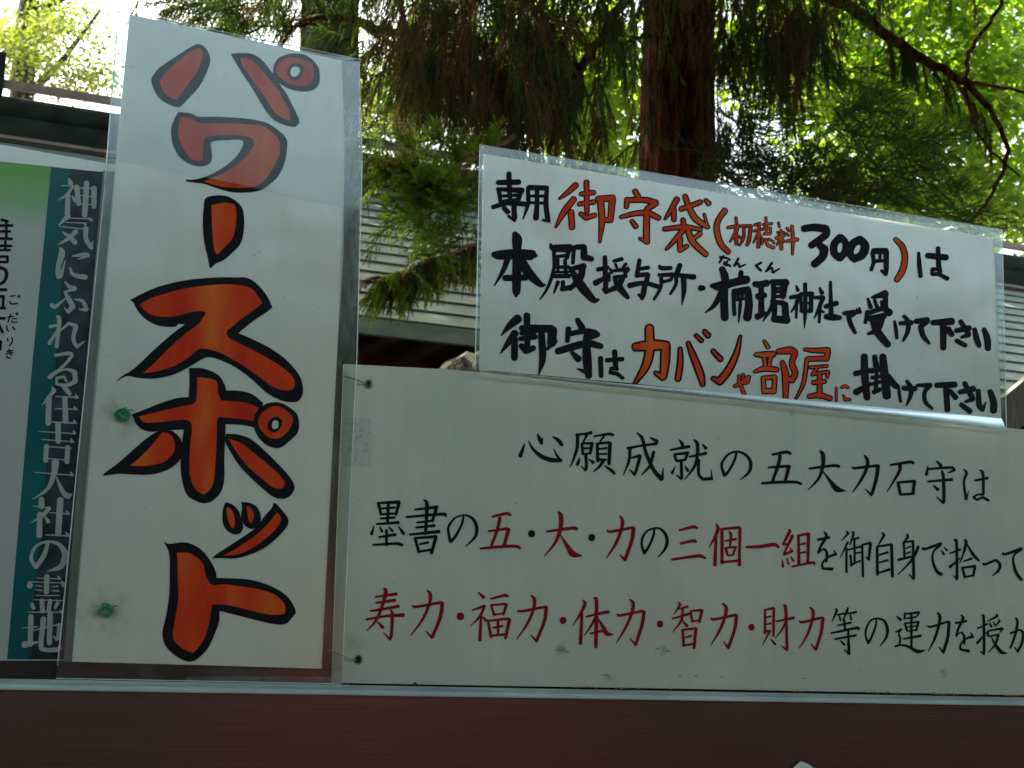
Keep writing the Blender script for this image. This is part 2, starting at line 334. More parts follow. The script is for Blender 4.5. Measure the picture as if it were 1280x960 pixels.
# ---- long painted board at the bottom
board = empty('notice_board', at(430, 855, 0)); tag(board, 'long off-white painted board with three lines of black and red writing', 'notice board')
def disc_px(cx, cy, r, n=14): return [(cx+r*.9*math.cos(2*math.pi*i/n), cy+r*math.sin(2*math.pi*i/n)) for i in range(n)]
top = [(430, 455), (557, 461.5), (640, 469), (790, 484), (960, 503), (1080, 515), (1280, 537), (1400, 550)]
sheet('panel', top+[(1400, 871), (1280, 869), (860, 861), (640, 857.5), (415, 853.5), (421, 680)], B_Y, .004, M['board'], board,
      holes=[disc_px(460, 480, 4.2), disc_px(447.5, 824.5, 4.6)])
def ring(cx, cy, r0_, r1_, Y, name, parent, mat):
    V = []; F = []; n = 20
    for (r, y) in ((r0_, Y+.001), (r0_*1.05, Y-.0012), (r1_*.85, Y-.0016), (r1_, Y-.0004)):
        for i in range(n):
            q = 2*math.pi*i/n; p = at(cx+r*.92*math.cos(q), cy+r*math.sin(q), Y); p[1] = y; V.append(p)
    for j in range(3):
        for i in range(n): F.append((j*n+i, j*n+(i+1) % n, (j+1)*n+(i+1) % n, (j+1)*n+i))
    return mesh(name, V, F, mat, parent, smooth=True)
ring(460.5, 480, 3.6, 6.4, B_Y, 'grommet', board, M['dull_metal']); ring(447.5, 824.5, 4, 6.2, B_Y, 'grommet', board, M['dull_metal'])

sheet('tape_residue', [(431, 522), (464, 523.5), (463, 583), (426, 582)], B_Y-.0003, .0002, M['tape'], board)
for (x_, y_, w_, h_) in ((700, 812, 9, 2.2), (709, 815, 4, 1.4), (757, 844, 8, 1.3), (822, 811, 4, 1.6), (835, 814, 5, 1.8), (850, 845, 2, 1.5), (870, 845, 2.4, 1.3), (902, 846, 1.4, 1.4), (1075, 836, 1.3, 1.5), (1005, 848, 3, 1), (640, 800, 3, 1), (493, 728, 1.2, 1.6), (898, 548, 1.2, 1.6), (712, 634, 1.1, 1.4), (645, 629, .8, 2.4)):
    rs = random.Random(int(x_)); sheet('smudge', [(x_+w_*math.cos(t*.7)*rs.uniform(.5, 1), y_+h_*math.sin(t*.7)*rs.uniform(.5, 1)) for t in range(9)][::-1], B_Y-.00015, .0001, M['grime'], board)
BK, RD = M['print_black'], M['print_red']
def chars(crop, data, parent, Y, **k):
    for mat, s in data: brush_char(crop, s, mat, parent, Y, **k)
chars((640, 525, 9.143), [
 (BK, "145 270 10 120 340 35 95 410 45/190 240 10 240 330 28 330 410 45 440 455 50 560 460 40/560 465 30 510 400 22 480 330 8/290 160 12 320 220 45 340 265 35/350 210 10 340 260 25/465 190 12 530 230 40 570 285 40"),
 (BK, "735 170 28 850 155 25 905 145 38/750 170 40 745 310 36 710 430 28 665 540 8/860 165 28 815 250 20/800 270 30 810 390 28/810 265 24 910 265 28/915 265 40 895 380 30/815 325 22 890 320 22/815 390 24 890 380 22/845 400 34 850 530 34 840 580 24/840 575 24 790 525 10/770 430 10 760 480 35 745 510 32/880 450 10 930 485 36/940 185 16 1100 160 30 1155 170 30/1050 185 24 1000 260 18/975 270 32 980 470 34/980 270 24 1110 255 30/1120 265 44 1110 500 38/1000 330 20 1080 320 24/1000 390 20 1080 385 22/985 450 30 1075 455 24/1050 460 34 1000 530 30 930 590 8/1060 520 10 1130 570 35 1170 610 30")], board, B_Y)
chars((770, 530, 7.111), [
 (BK, "190 80 12 235 130 28 265 250 28 330 400 34 405 490 36/410 490 30 420 390 6/105 215 24 240 190 18 360 175 28/125 215 28 115 330 24 65 455 6/140 300 16 215 280 26/215 285 28 190 380 28 165 450 24/165 450 24 125 405 8/335 250 30 300 370 24 230 450 8/305 120 10 360 150 28 370 155 20"),
 (BK, "565 140 10 590 180 32 590 210 20/485 230 16 650 200 28/520 275 22 540 330 22/520 270 18 640 255 26/635 265 26 615 320 20/540 330 18 620 315 18/580 330 26 585 480 26/580 490 18 535 450 8/525 380 8 500 435 26/615 375 10 640 415 24/695 140 14 725 180 30 720 300 26 690 390 22 610 495 6/655 290 14 800 260 28/735 320 26 735 440 26 770 490 24 850 485 28/855 490 18 845 405 6/770 180 10 800 215 28"),
 (BK, "1070 260 18 1050 330 22 1000 420 22 965 455 30/965 455 30 945 400 22 945 340 22 1000 270 18 1080 245 18 1160 280 24 1198 350 30 1180 430 24 1105 495 8")], board, B_Y)
chars((940, 550, 8), [
 (BK, "205 145 22 340 120 30 385 135 25/280 160 34 265 240 34 205 415 28/165 275 20 360 260 28/370 265 40 335 405 30/100 432 22 250 422 28 430 420 28 490 438 26"),
 (BK, "685 110 20 710 150 40 710 250 34 670 380 26 560 500 8/575 285 22 820 255 28 870 265 30/715 320 10 790 420 34 850 490 55 935 508 10"),
 (BK, "1125 155 16 1155 200 34 1145 290 32 1085 410 26 1005 525 8/1005 275 18 1040 280 26 1250 255 26/1260 260 40 1245 380 36 1200 540 30/1195 550 26 1135 490 8")], board, B_Y)
chars((1090, 560, 8), [
 (BK, "185 170 20 370 140 30 415 150 28/280 165 34 270 240 30 150 440 8/260 345 30 285 465 28/265 345 24 420 330 26/425 335 36 410 455 30/285 465 22 420 455 24"),
 (BK, "645 130 14 685 170 32 685 190 24/560 180 10 545 265 32/560 210 20 790 195 26 820 220 20/825 220 28 760 250 8/560 335 18 800 315 30/700 230 20 715 300 30 720 500 32 715 550 26/715 550 24 650 490 8/615 375 12 660 415 32"),
 (BK, "920 215 14 945 250 26 920 340 22 940 510 24/945 515 18 965 430 6/1030 325 18 1155 300 28/1080 220 14 1110 260 28 1115 460 24/1115 465 22 1060 465 18 1015 490 20 1050 520 20 1110 490 20 1165 525 24")], board, B_Y)
chars((450, 610, 8), [
 (BK, "180 150 22 390 140 34/185 150 30 210 265 26/390 150 32 360 265 28/200 205 18 350 195 20/205 262 20 350 255 20/285 150 30 275 350 28/205 305 18 345 295 24/165 360 18 385 345 30/140 380 8 115 460 32/200 385 8 220 435 26/285 385 8 325 430 26/385 385 10 435 455 32/265 420 24 265 570 26/190 490 18 355 465 28/130 568 18 360 555 26 420 570 28"),
 (BK, "640 120 14 670 170 36 655 460 26/550 215 18 770 190 34/765 195 34 725 330 28/465 290 20 820 260 30 855 280 24/570 345 18 730 325 22/560 395 18 745 375 28/500 465 20 790 435 34/550 500 28 590 640 26/555 500 22 760 485 30/760 490 34 715 650 32/600 560 18 680 545 24/590 635 20 720 615 22"),
 (BK, "1035 290 18 1015 370 24 950 490 26 905 535 34/905 535 34 890 470 24 885 390 24 950 300 18 1050 272 18 1130 310 28 1168 400 34 1150 490 26 1060 582 8")], board, B_Y)
chars((590, 620, 8), [
 (RD, "205 205 20 345 175 30 385 190 24/280 220 34 255 330 32 195 500 26/165 352 20 350 325 26/365 335 40 320 500 30/85 525 22 240 510 28 430 500 28 480 520 28"),
 (BK, "597 370 68 597 384 68"),
 (RD, "865 160 20 890 200 44 885 330 38 830 470 28 725 600 8/750 355 20 1000 320 30 1045 330 32/885 390 10 960 510 40 1010 580 60 1100 598 10"),
 (BK, "1197 408 66 1197 422 66")], board, B_Y)
chars((730, 630, 8), [
 (RD, "360 120 16 385 170 36 370 270 32 310 410 28 225 540 8/235 265 18 270 275 26 490 235 26/495 245 40 480 360 36 410 560 32/410 560 26 360 505 8"),
 (BK, "705 250 18 690 330 24 640 440 24 605 490 32/605 490 32 580 420 22 585 340 22 640 265 18 735 240 18 800 280 26 832 360 32 810 450 26 740 532 8"),
 (RD, "955 262 20 1090 228 30 1130 240 24/965 395 20 1090 368 30 1120 378 24/880 555 22 1050 530 28 1160 518 34 1212 542 20")], board, B_Y)
chars((880, 640, 8), [
 (RD, "125 120 16 140 170 34 110 250 26 50 355 8/120 240 26 110 530 36/180 170 30 180 510 32/170 170 22 350 155 28/360 165 32 355 420 26 355 530 34/250 195 14 270 230 26 262 340 20/210 290 14 320 270 24/215 360 22 240 435 20/220 358 18 320 350 22/315 355 24 290 430 20/240 435 16 295 428 16/190 500 22 350 485 24"),
 (RD, "425 350 22 560 345 32 700 325 34 745 350 26"),
 (RD, "845 175 12 855 200 32 790 320 18/885 240 32 800 415 18/790 325 16 850 320 22/800 425 24 885 390 24/880 395 20 865 360 8/785 480 10 790 545 26/830 460 10 845 520 20/870 445 10 895 490 24/945 235 26 950 530 30/945 235 20 1045 215 26/1045 220 32 1040 510 28/960 325 14 1010 315 22/960 410 14 1010 400 22/885 545 18 1080 505 26 1105 520 22")], board, B_Y)
chars((1010, 645, 9.143), [
 (BK, "185 180 16 210 230 34 150 340 28 120 420 28/115 270 28 245 245 28/140 400 14 185 375 20 215 420 30 210 520 28/320 435 30 230 470 24 165 540 22 170 600 26 275 605 36/320 440 26 295 390 8"),
 (BK, "445 180 26 460 200 24 385 280 10/455 300 24 370 475 8/440 370 24 440 640 26/510 180 20 520 210 26 480 330 12/490 270 14 580 250 22/530 270 24 535 540 22/460 385 14 600 350 24/550 425 16 600 415 20/485 450 24 500 570 22/490 560 22 600 510 18/620 330 24 630 690 26/615 330 20 710 305 26/715 315 34 695 500 26/695 500 22 660 465 8"),
 (BK, "850 190 20 870 220 32 800 340 10/790 350 28 795 670 32/790 350 20 950 325 28/955 330 34 965 690 32/815 445 18 910 415 26/820 530 18 910 505 26/810 650 20 930 610 28"),
 (BK, "1130 210 16 1140 240 28 1085 310 14/1095 300 24 1105 490 24/1090 300 18 1200 285 26/1200 290 26 1210 700 34/1210 720 24 1155 665 8/1120 370 14 1170 350 20/1120 430 14 1170 410 20/1035 500 30 1180 465 24/1250 340 14 1255 370 32 1180 510 26 1030 670 8")], board, B_Y)
chars((1140, 655, 9.143), [
 (BK, "125 275 28 150 285 30 330 225 34/330 235 26 245 320 22 240 430 26 285 540 34 335 575 36/335 300 12 365 345 26/370 270 12 400 300 22"),
 (BK, "485 180 20 510 220 30 515 620 30/515 635 22 475 590 8/435 335 18 555 290 22/435 490 34 550 390 10/605 180 22 620 215 34 590 330 24 545 450 8/630 230 10 700 350 34 765 418 24/590 425 12 680 395 28/575 495 26 605 610 26/580 500 20 720 480 30/720 490 32 700 590 28/605 605 20 710 585 20"),
 (BK, "815 455 26 840 460 28 960 410 24 1005 460 32 990 530 30 915 595 8"),
 (BK, "1040 335 26 1070 345 28 1250 280 34/1250 290 28 1165 360 22 1165 470 28 1200 570 36 1250 635 36")], board, B_Y)
chars((450, 725, 9.143), [
 (RD, "275 95 20 295 130 46 270 250 36 190 450 30 80 580 8/175 192 18 415 160 36/185 260 20 400 230 34/120 355 20 440 300 36/75 450 24 300 410 26 495 400 44/350 345 16 370 390 34 360 620 34 345 680 24/345 680 28 270 600 8/200 480 12 260 540 40"),
 (RD, "770 120 16 805 170 38 790 280 34 710 460 28 580 635 8/600 295 18 650 305 28 930 255 30/940 265 44 920 420 40 825 655 34/825 660 30 755 585 8"),
 (RD, "1147 405 82 1147 425 82")], board, B_Y)
chars((580, 730, 9.143), [
 (RD, "165 95 12 225 150 38/95 300 16 235 250 32/235 255 30 180 370 26 80 475 8/195 370 26 182 640 38/215 375 10 250 415 34/305 170 18 460 130 30 500 140 26/310 240 22 345 355 26/315 240 20 480 228 26/485 235 32 450 350 28/345 350 18 450 335 18/275 415 24 310 605 32/280 420 20 510 395 28/520 405 38 475 620 32/390 420 28 390 585 26/330 500 16 440 480 26/320 590 22 470 575 24"),
 (RD, "770 130 16 805 180 38 795 290 34 720 460 28 600 635 8/615 300 18 660 312 28 935 258 28/940 270 40 920 420 38 830 650 34/830 655 28 765 582 8"),
 (RD, "1133 405 74 1133 425 74")], board, B_Y)
chars((705, 735, 9.143), [
 (RD, "215 140 16 240 180 38 190 290 28 105 425 8/205 290 30 190 620 40 190 640 20/345 120 20 372 160 40 365 640 40 370 675 20/255 328 18 480 275 34 510 280 26/360 330 24 310 430 24 230 545 8/380 335 10 450 450 40 490 520 50 565 532 10/300 520 18 430 490 30"),
 (RD, "752 130 16 790 175 38 775 290 34 700 460 28 597 630 8/605 300 18 650 312 28 900 260 28/915 275 40 890 430 38 820 645 34/820 650 28 755 575 8"),
 (RD, "1098 402 70 1098 422 70")], board, B_Y)
chars((830, 740, 9.143), [
 (RD, "165 115 14 185 145 30 120 250 10/170 195 14 270 165 26/215 190 26 200 320 26 100 460 8/95 305 16 285 250 32/215 330 12 265 390 32/305 220 22 325 340 26/305 218 18 430 205 28/435 210 34 405 345 28/325 335 18 410 320 20/215 430 26 225 615 30/215 432 20 365 415 28/365 420 34 345 640 30/240 520 14 310 500 22/225 610 22 345 590 22"),
 (RD, "672 130 16 710 180 38 695 290 34 630 450 28 532 612 8/540 300 18 580 312 28 820 260 28/828 270 38 810 420 36 738 630 34/738 640 28 680 565 8"),
 (RD, "1000 392 66 1000 412 66")], board, B_Y)
chars((940, 745, 9.143), [
 (RD, "150 155 24 150 425 30/150 158 18 245 138 26/250 145 30 245 455 26/160 245 14 215 232 20/160 325 14 215 312 20/155 400 22 210 400 22/200 410 26 120 562 8/215 490 12 265 550 28/365 105 20 385 140 34 395 400 30 400 610 34/400 620 26 340 570 8/275 290 16 475 250 34/380 300 22 340 390 20 260 490 6"),
 (RD, "665 130 16 700 180 36 685 290 32 630 450 26 540 598 8/545 285 18 580 298 28 805 245 28/812 255 36 790 420 36 730 610 32/730 615 28 672 545 8"),
 (BK, "960 145 16 965 180 28 915 290 8/975 215 16 1050 200 22/1000 225 14 1010 280 20/1095 135 18 1085 180 28 1040 270 8/1090 200 16 1190 185 26/1125 215 14 1135 270 22/1050 255 24 1065 385 24/980 335 16 1130 305 24/905 425 18 1190 365 30 1220 380 22/950 492 20 1185 450 26/1100 400 20 1108 640 32 1110 665 20/1110 665 22 1055 610 8/1015 510 12 1055 555 26")], board, B_Y)
chars((1030, 750, 9.143), [
 (BK, "600 225 16 590 300 22 545 420 24 507 490 30/507 490 30 480 420 20 480 340 22 530 240 18 610 210 18 690 240 26 725 330 34 710 430 26 640 528 8"),
 (BK, "830 185 12 875 225 32/820 365 16 885 335 24/880 340 22 855 380 18 870 440 22 865 510 18/815 530 22 880 515 20 960 530 26 1040 575 36 1085 590 40 1155 572 8/925 150 22 920 215 20/930 160 18 1085 140 28/1085 145 26 1060 190 12/940 210 14 1050 195 18/925 265 22 950 355 20/930 265 16 1080 250 24/1080 255 26 1055 350 20/950 310 14 1065 295 14/955 355 16 1060 340 16/1000 165 24 1000 545 24/910 445 18 1105 408 28")], board, B_Y)
chars((1150, 755, 9.846), [
 (BK, "215 105 16 245 150 36 235 250 34 180 430 28 100 585 8/100 270 18 140 280 26 345 215 26/358 225 36 345 400 36 290 590 34/290 600 28 235 530 8"),
 (BK, "505 135 16 530 180 34 470 310 26 450 390 28/440 235 26 570 210 28/465 370 14 515 345 18 545 400 28 545 490 26/650 400 34 560 430 22 500 500 22 500 560 26 600 578 36/650 400 26 625 350 8"),
 (BK, "765 140 20 785 180 32 790 600 30/790 620 24 745 580 8/710 300 20 830 245 22/705 480 34 830 340 8/945 130 26 950 150 30 830 215 12/860 230 10 880 280 26/905 220 10 920 255 22/970 195 18 975 215 26 930 270 12/830 340 22 845 400 24/840 330 18 1010 300 26/1015 305 30 985 350 10/860 395 16 970 375 24/965 380 30 930 490 24 840 600 8/880 410 10 930 500 30 1000 590 45 1075 605 10"),
 (BK, "1180 175 20 1200 220 30 1175 370 28 1115 540 24/1115 360 24 1230 315 20 1270 360 30 1255 480 30 1205 580 30/1205 590 24 1165 530 8/1310 230 14 1370 330 34")], board, B_Y)

# ---- upper laminated sign, hand written
upper = empty('laminated_sign', at(594, 464, U_Y)); tag(upper, 'wide laminated sign with hand-brushed black and orange writing and the price 300', 'sign')
sheet('paper', [(604.5, 192), (1242, 297), (1247, 400), (1252, 529), (1080, 511), (900, 491), (790, 479), (599, 462)], U_Y, .0006, M['paper'], upper)
def strip(name, quad, Y, mat, parent, bulge=0.0, n=30, m=4, wob=.0, rim=True):
    """film strip between two edges given as pixel pairs: quad = (a0, a1, b0, b1); bulge lifts edge b towards the viewer"""
    V = []; F = []
    for j in range(m+1):
        v = j/m
        for i in range(n+1):
            u = i/n
            x = (quad[0][0]*(1-u)+quad[1][0]*u)*(1-v)+(quad[2][0]*(1-u)+quad[3][0]*u)*v
            y = (quad[0][1]*(1-u)+quad[1][1]*u)*(1-v)+(quad[2][1]*(1-u)+quad[3][1]*u)*v
            V.append(at(x, y, Y-bulge*v*v-wob*math.sin(u*7+v*2)*math.sin(u*3)*v))
    for j in range(m):
        for i in range(n): a = j*(n+1)+i; F.append((a, a+1, a+n+2, a+n+1))
    o_ = mesh(name, V, F, mat, parent, smooth=True)
    if rim: MB().tube([V[m*(n+1)+i] for i in range(n+1)], .0007, 6).build('film_rim', M['rim'], parent, smooth=True)
    return o_
FY = U_Y-.0014
strip('film_margin', ((604.5, 192), (1242, 297), (600, 181), (1253, 287)), FY, M['film'], upper, wob=.0006)
strip('film_margin', ((604, 192), (599, 462), (600, 181), (594, 463)), FY, M['film'], upper, wob=.001)
strip('film_margin', ((1242, 297), (1252, 529), (1253, 287), (1258, 534)), FY, M['film'], upper, wob=.0008)
strip('curled_film_edge', ((600, 463), (1252, 523), (600, 466), (1258, 537)), FY, M['film2'], upper, bulge=.004, wob=.0005)

U = [((610, 205, 8), [
 "100 185 50 310 180 55/210 95 50 215 260 50/95 250 35 340 265 60/110 260 45 125 380 35/330 270 50 300 360 50/150 320 30 310 310 30/130 375 35 310 355 30/215 250 50 225 400 40/50 430 45 200 390 45 365 400 50/260 395 50 265 540 55/270 570 25 205 520 25/160 440 45 200 480 50",
 "400 240 40 400 400 40 350 550 12/410 235 55 590 240 50/590 240 40 580 400 50 600 560 50/490 240 45 490 400 45 480 540 60/410 320 28 580 320 28/410 385 28 580 390 28/550 560 25 615 570 30"]),
 ((1000, 260, 6.4), [
 "30 165 55 110 155 60 200 165 65/205 165 65 205 215 60 90 300 55/150 290 50 195 330 70 180 390 65 115 450 60",
 "320 235 60 275 290 60 275 360 60 320 400 60 360 350 55 365 280 55 325 235 60",
 "480 250 60 420 290 65 400 360 60 435 410 55 500 370 70 520 300 70 480 250 60",
 "580 360 35 590 430 30 570 495 28/590 345 50 690 345 50/690 350 45 690 480 40 685 530 35/640 350 25 640 420 22/590 425 30 690 420 25/690 525 30 650 500 20",
 "950 360 25 955 450 35 965 545 35/1020 380 45 1170 395 50/1105 320 35 1110 450 40 1120 510 40/1115 490 30 1060 490 30 1060 530 28 1110 530 30 1180 565 35"]),
 ((605, 285, 8), [
 "310 60 60 330 110 100 330 190 90/330 190 85 325 600 85 320 680 30/100 265 60 150 270 90 300 260 100 480 270 100 500 275 60/240 300 60 190 430 45 105 575 12/370 320 90 440 440 95 560 560 60 610 570 20/210 500 60 420 495 60",
 "665 160 20 700 200 70 860 200 80/700 230 40 700 400 35 640 590 30 560 715 12/730 285 30 840 275 35/850 200 50 830 300 40/710 390 30 850 390 35/740 310 30 740 440 30/810 320 35 820 480 35/700 480 40 850 480 45/710 440 25 850 440 20/740 540 40 700 650 15/790 540 45 790 610 40/780 610 50 880 590 50/900 190 40 890 350 35/920 190 50 1000 190 60/1000 190 60 1000 290 70 1080 310 50/860 410 40 1000 380 60/990 390 60 960 500 70 860 610 40/880 430 50 960 560 90 1040 660 80 1100 720 60 1150 715 20"]),
 ((735, 300, 8), [
 "170 170 45 175 380 50 180 520 50/100 295 45 200 275 40/75 430 60 200 360 30/180 520 40 150 490 25/260 210 35 340 190 40/225 290 25 240 330 25/275 240 25 290 275 25/380 240 35 350 270 25/215 330 25 215 410 20/230 310 25 400 290 45/400 290 45 370 330 40/260 370 30 380 360 40/350 370 55 300 460 60 200 510 40/270 390 45 320 480 70 400 575 40",
 "515 200 40 490 360 45/500 290 35 605 275 38/490 350 45 600 345 45/600 345 45 580 440 50/415 455 55 560 430 45 700 465 45/570 440 55 555 530 55 540 585 40/540 570 40 505 545 25",
 "715 260 30 735 280 45 830 280 40/710 350 35 850 345 45/735 360 35 725 480 35 660 595 25/740 420 35 830 400 30/845 350 35 830 400 30/920 250 50 890 330 50 870 350 30/880 340 40 880 440 35 825 540 25/890 350 40 1060 370 55/955 360 55 960 500 50 940 645 10",
 "1125 480 60 1155 480 50"]),
 ((880, 310, 7.111), [
 "160 185 55 185 250 70 190 330 60/70 335 40 150 340 90 250 310 70 380 280 75/180 330 70 180 480 70 185 620 70/160 390 60 90 510 40 10 575 10/330 215 45 325 280 50/265 395 40 265 480 35 270 590 35/260 380 35 390 370 60/390 370 60 400 500 70 385 620 75/300 420 22 350 400 25/290 460 25 360 450 25/300 400 25 300 460 25/345 385 25 340 440 25/325 440 25 320 540 30 308 660 10",
 "450 320 50 500 325 60 560 310 60/510 350 45 510 560 55/480 430 60 540 420 50/475 610 60 540 580 40/600 300 45 730 310 70/720 300 60 700 430 60/630 360 26 720 350 26/620 390 30 700 385 22/610 430 30 700 430 30/620 300 45 615 480 40 570 580 30 525 650 12/600 470 25 700 490 50/630 500 45 625 620 45/720 500 60 730 640 60/620 630 60 740 640 70",
 "820 335 15 835 375 35/770 440 35 850 425 40/850 425 40 820 500 30 775 570 12/825 470 30 820 620 20/900 320 35 900 560 35 893 710 8/860 410 35 960 410 50/955 410 40 950 560 40/860 420 25 865 550 25/860 490 22 950 490 22/860 560 30 950 560 35",
 "1030 355 20 1050 400 40/985 440 30 1060 440 40/1060 440 40 1020 540 30 980 625 10/1030 520 35 1025 660 22/1045 560 25 1065 570 20/1125 300 25 1130 600 45/1080 520 40 1180 490 45/1085 610 50 1150 615 60 1210 620 40"]),
 ((880, 245, 8), [
 "160 610 22 230 620 20/195 600 22 155 665 20/245 625 20 260 640 18/235 650 20 215 690 22 250 690 20 265 705 18/205 660 20 200 680 20 225 695 20",
 "345 625 24 300 700 20/300 700 16 345 670 18 355 710 22 415 685 14",
 "575 665 22 520 695 24/520 695 24 570 745 24",
 "680 670 24 620 755 20/620 755 16 680 715 18 690 765 24 755 725 14"]),
 ((1040, 345, 6), [
 "90 280 30 165 275 45/165 275 45 125 310 35 145 370 35 175 425 25/185 250 18 195 280 20/205 240 18 215 275 20",
 "270 170 20 290 235 35/300 160 20 400 135 60/400 140 40 400 250 45/320 180 25 340 240 30/370 190 20 385 240 40/270 270 40 250 350 25/270 280 35 380 245 40 430 275 60/285 320 45 390 300 50/380 300 50 340 400 50 270 435 20/310 340 50 350 430 60 420 515 50",
 "470 340 20 480 400 28 487 465 25/510 355 30 595 350 40/540 300 25 570 340 35 570 410 35 535 485 20",
 "630 340 40 715 330 45/715 335 45 665 380 40 685 450 40 730 505 20",
 "755 350 40 900 340 55/835 360 50 835 540 45/870 400 50 900 440 40",
 "930 410 35 1030 390 45/965 340 35 1010 410 40/1010 410 40 1025 440 40 970 460 20/935 485 35 1000 520 35",
 "1070 400 35 1085 470 45 1105 525 35/1140 400 35 1165 470 50 1170 545 45"]),
 ((1040, 430, 5.818), [
 "235 90 50 240 240 55 255 390 50/170 215 40 290 190 35/175 350 50 280 290 30/310 90 35 325 180 45/285 200 30 350 185 35/290 245 28 345 235 25/325 200 25 320 330 30/300 290 28 350 275 25/305 350 35 350 330 30/370 90 50 380 200 60 400 380 60/400 240 60 470 310 40",
 "485 300 15 490 360 22 500 420 20/520 320 35 605 325 40/545 270 25 575 320 35 570 380 30 542 445 12",
 "620 300 25 715 300 35/715 300 35 675 350 30 680 420 30 730 470 20",
 "760 300 40 895 295 45/830 300 45 840 480 40/860 340 30 900 390 40",
 "930 350 35 1030 325 45/965 285 35 1010 370 40/1010 370 40 1025 400 35 970 420 20/940 440 35 1005 490 40",
 "1065 340 35 1070 440 40 1095 480 30/1095 480 30 1120 420 8/1150 345 40 1175 420 50 1175 485 50"]),
 ((615, 380, 7.111), [
 "230 130 80 160 190 60 80 280 8/205 260 70 140 350 50 75 440 8/200 310 60 200 480 60/310 100 60 315 400 50/260 215 50 390 210 60/250 310 40 385 290 50/260 260 40 380 250 30/260 370 50 300 420 50/300 420 50 370 390 50/390 220 70 530 220 70/540 230 80 530 350 80/560 330 50 490 400 30/440 270 60 450 480 60 415 630 10",
 "760 140 45 800 210 60/680 220 50 670 330 40/690 265 45 830 240 50 920 260 60/940 270 50 830 310 50/585 420 60 700 385 65 850 350 65 970 375 50/840 280 50 845 480 80 860 640 60/850 610 50 760 575 12/710 430 35 770 490 60",
 "965 480 45 970 640 40/1020 500 40 1160 490 40/1090 420 45 1100 560 45/1115 580 30 1060 570 30 1050 610 30 1110 620 35 1165 660 30"])]
for crop, L_ in U:
    for s in L_: brush_char(crop, s, M['ink'], upper, U_Y)
O = [((610, 205, 8), 13, [
 "880 210 44 790 290 32 715 345 5/860 350 44 760 480 44 680 630 5/830 480 46 842 635 40/985 180 36 990 480 32/930 300 28 1060 285 32/910 400 28 1060 380 32/925 495 26 980 540 32 1070 510 32/1100 350 44 1250 340 50/1245 350 50 1225 560 42/1230 560 36 1160 560 36/1125 360 50 1140 560 46 1118 780 10"]),
 ((750, 215, 8), 14, [
 "350 190 36 385 250 36/270 270 30 265 350 30/270 280 34 450 280 40 560 310 46/560 310 46 470 370 40/210 450 20 350 415 34 480 410 38 590 460 34/470 400 46 465 600 46 470 700 40/465 695 30 395 662 8/320 490 26 360 545 32",
 "770 270 40 710 380 34 650 470 8/740 380 34 740 480 30/850 240 34 890 350 38 960 470 46 1080 550 28/1075 545 16 1042 420 6/810 370 34 900 340 34 1005 300 34/1055 280 20 1090 315 34/830 475 30 845 560 38/645 570 28 850 550 34 1010 575 22/830 580 38 750 680 32 660 775 8/800 660 38 800 780 32/800 785 26 870 740 26/880 580 42 930 700 46 1060 825 36/1005 615 30 930 670 26"]),
 ((880, 245, 8), 13, [
 "210 145 44 140 250 40 130 350 44 170 480 42 245 560 36"]),
 ((880, 245, 8), 9, [
 "320 215 16 325 265 20/240 315 20 340 300 28/340 300 28 310 380 28 260 458 6/320 340 24 325 480 24/345 400 12 385 430 14/370 300 20 470 300 24/470 300 24 450 440 28 430 490 20/400 310 16 395 420 20 355 495 8",
 "560 270 14 505 290 14/500 350 14 590 330 14/550 290 20 545 510 24/540 370 14 495 465 6/560 390 12 585 430 12/620 215 15 625 380 15/590 285 12 680 275 15/600 320 12 670 320 14/665 320 12 665 375 14/600 378 14 665 378 14/590 430 16 580 480 12/620 430 16 640 490 20 700 515 20/650 430 12 670 440 12/690 450 12 700 470 12",
 "745 265 10 755 310 12/720 420 20 800 395 20/770 340 15 775 530 25/735 360 10 750 380 12/800 360 12 790 385 12/760 420 15 730 488 8/785 430 15 800 460 12/830 320 12 850 350 12/825 375 12 845 395 12/880 300 20 890 440 25 885 585 10/830 450 20 935 435 28"]),
 ((1000, 260, 6.4), 10, ["765 250 24 820 310 34 840 400 36 820 500 38 775 575 32"]),
 ((780, 395, 7.111), 18, [
 "225 105 55 228 300 60 190 450 50 95 600 8/100 275 50 250 260 75 380 260 50/370 260 60 365 400 60 350 540 40/345 545 34 280 505 12",
 "500 290 15 500 420 30 480 560 30/570 240 15 630 390 40 680 520 42 700 610 20/640 170 8 690 220 18/715 135 16 750 175 28",
 "790 310 18 860 385 26/1035 180 3 1000 330 28 930 480 44 850 580 46 790 555 16"]),
 ((780, 395, 7.111), 10, ["985 625 20 1060 580 24 1110 540 24/1110 540 24 1100 590 20 1060 600 12/1020 530 14 1030 560 14/1060 520 18 1055 560 14/1020 570 20 1070 700 22"]),
 ((910, 410, 7.5), 13, [
 "340 120 10 375 180 26/260 250 22 350 250 45 430 245 38/340 270 24 350 350 24/400 260 24 385 350 24/250 410 12 340 380 36 460 390 32/330 470 26 340 600 30/330 470 26 440 460 30/440 460 30 430 600 30/340 590 36 430 590 36/470 220 32 580 210 56 630 230 44/630 240 38 600 330 38 630 420 42 600 490 42 560 470 24/510 320 28 540 450 50 540 680 28",
 "720 200 14 800 210 28 940 210 42/940 220 34 920 290 42/750 290 32 930 285 32/740 290 22 725 420 24 700 540 20 625 685 5/770 370 15 930 355 15/840 370 18 790 440 15/800 430 18 940 410 18/940 410 18 930 460 14/800 510 26 910 500 24/860 440 30 860 640 36/760 640 26 860 630 36 960 660 32"]),
 ((910, 410, 7.5), 8, [
 "1015 560 14 1015 680 16/1060 560 10 1095 545 24 1130 560 14/1080 630 8 1100 670 24 1145 670 20"])]
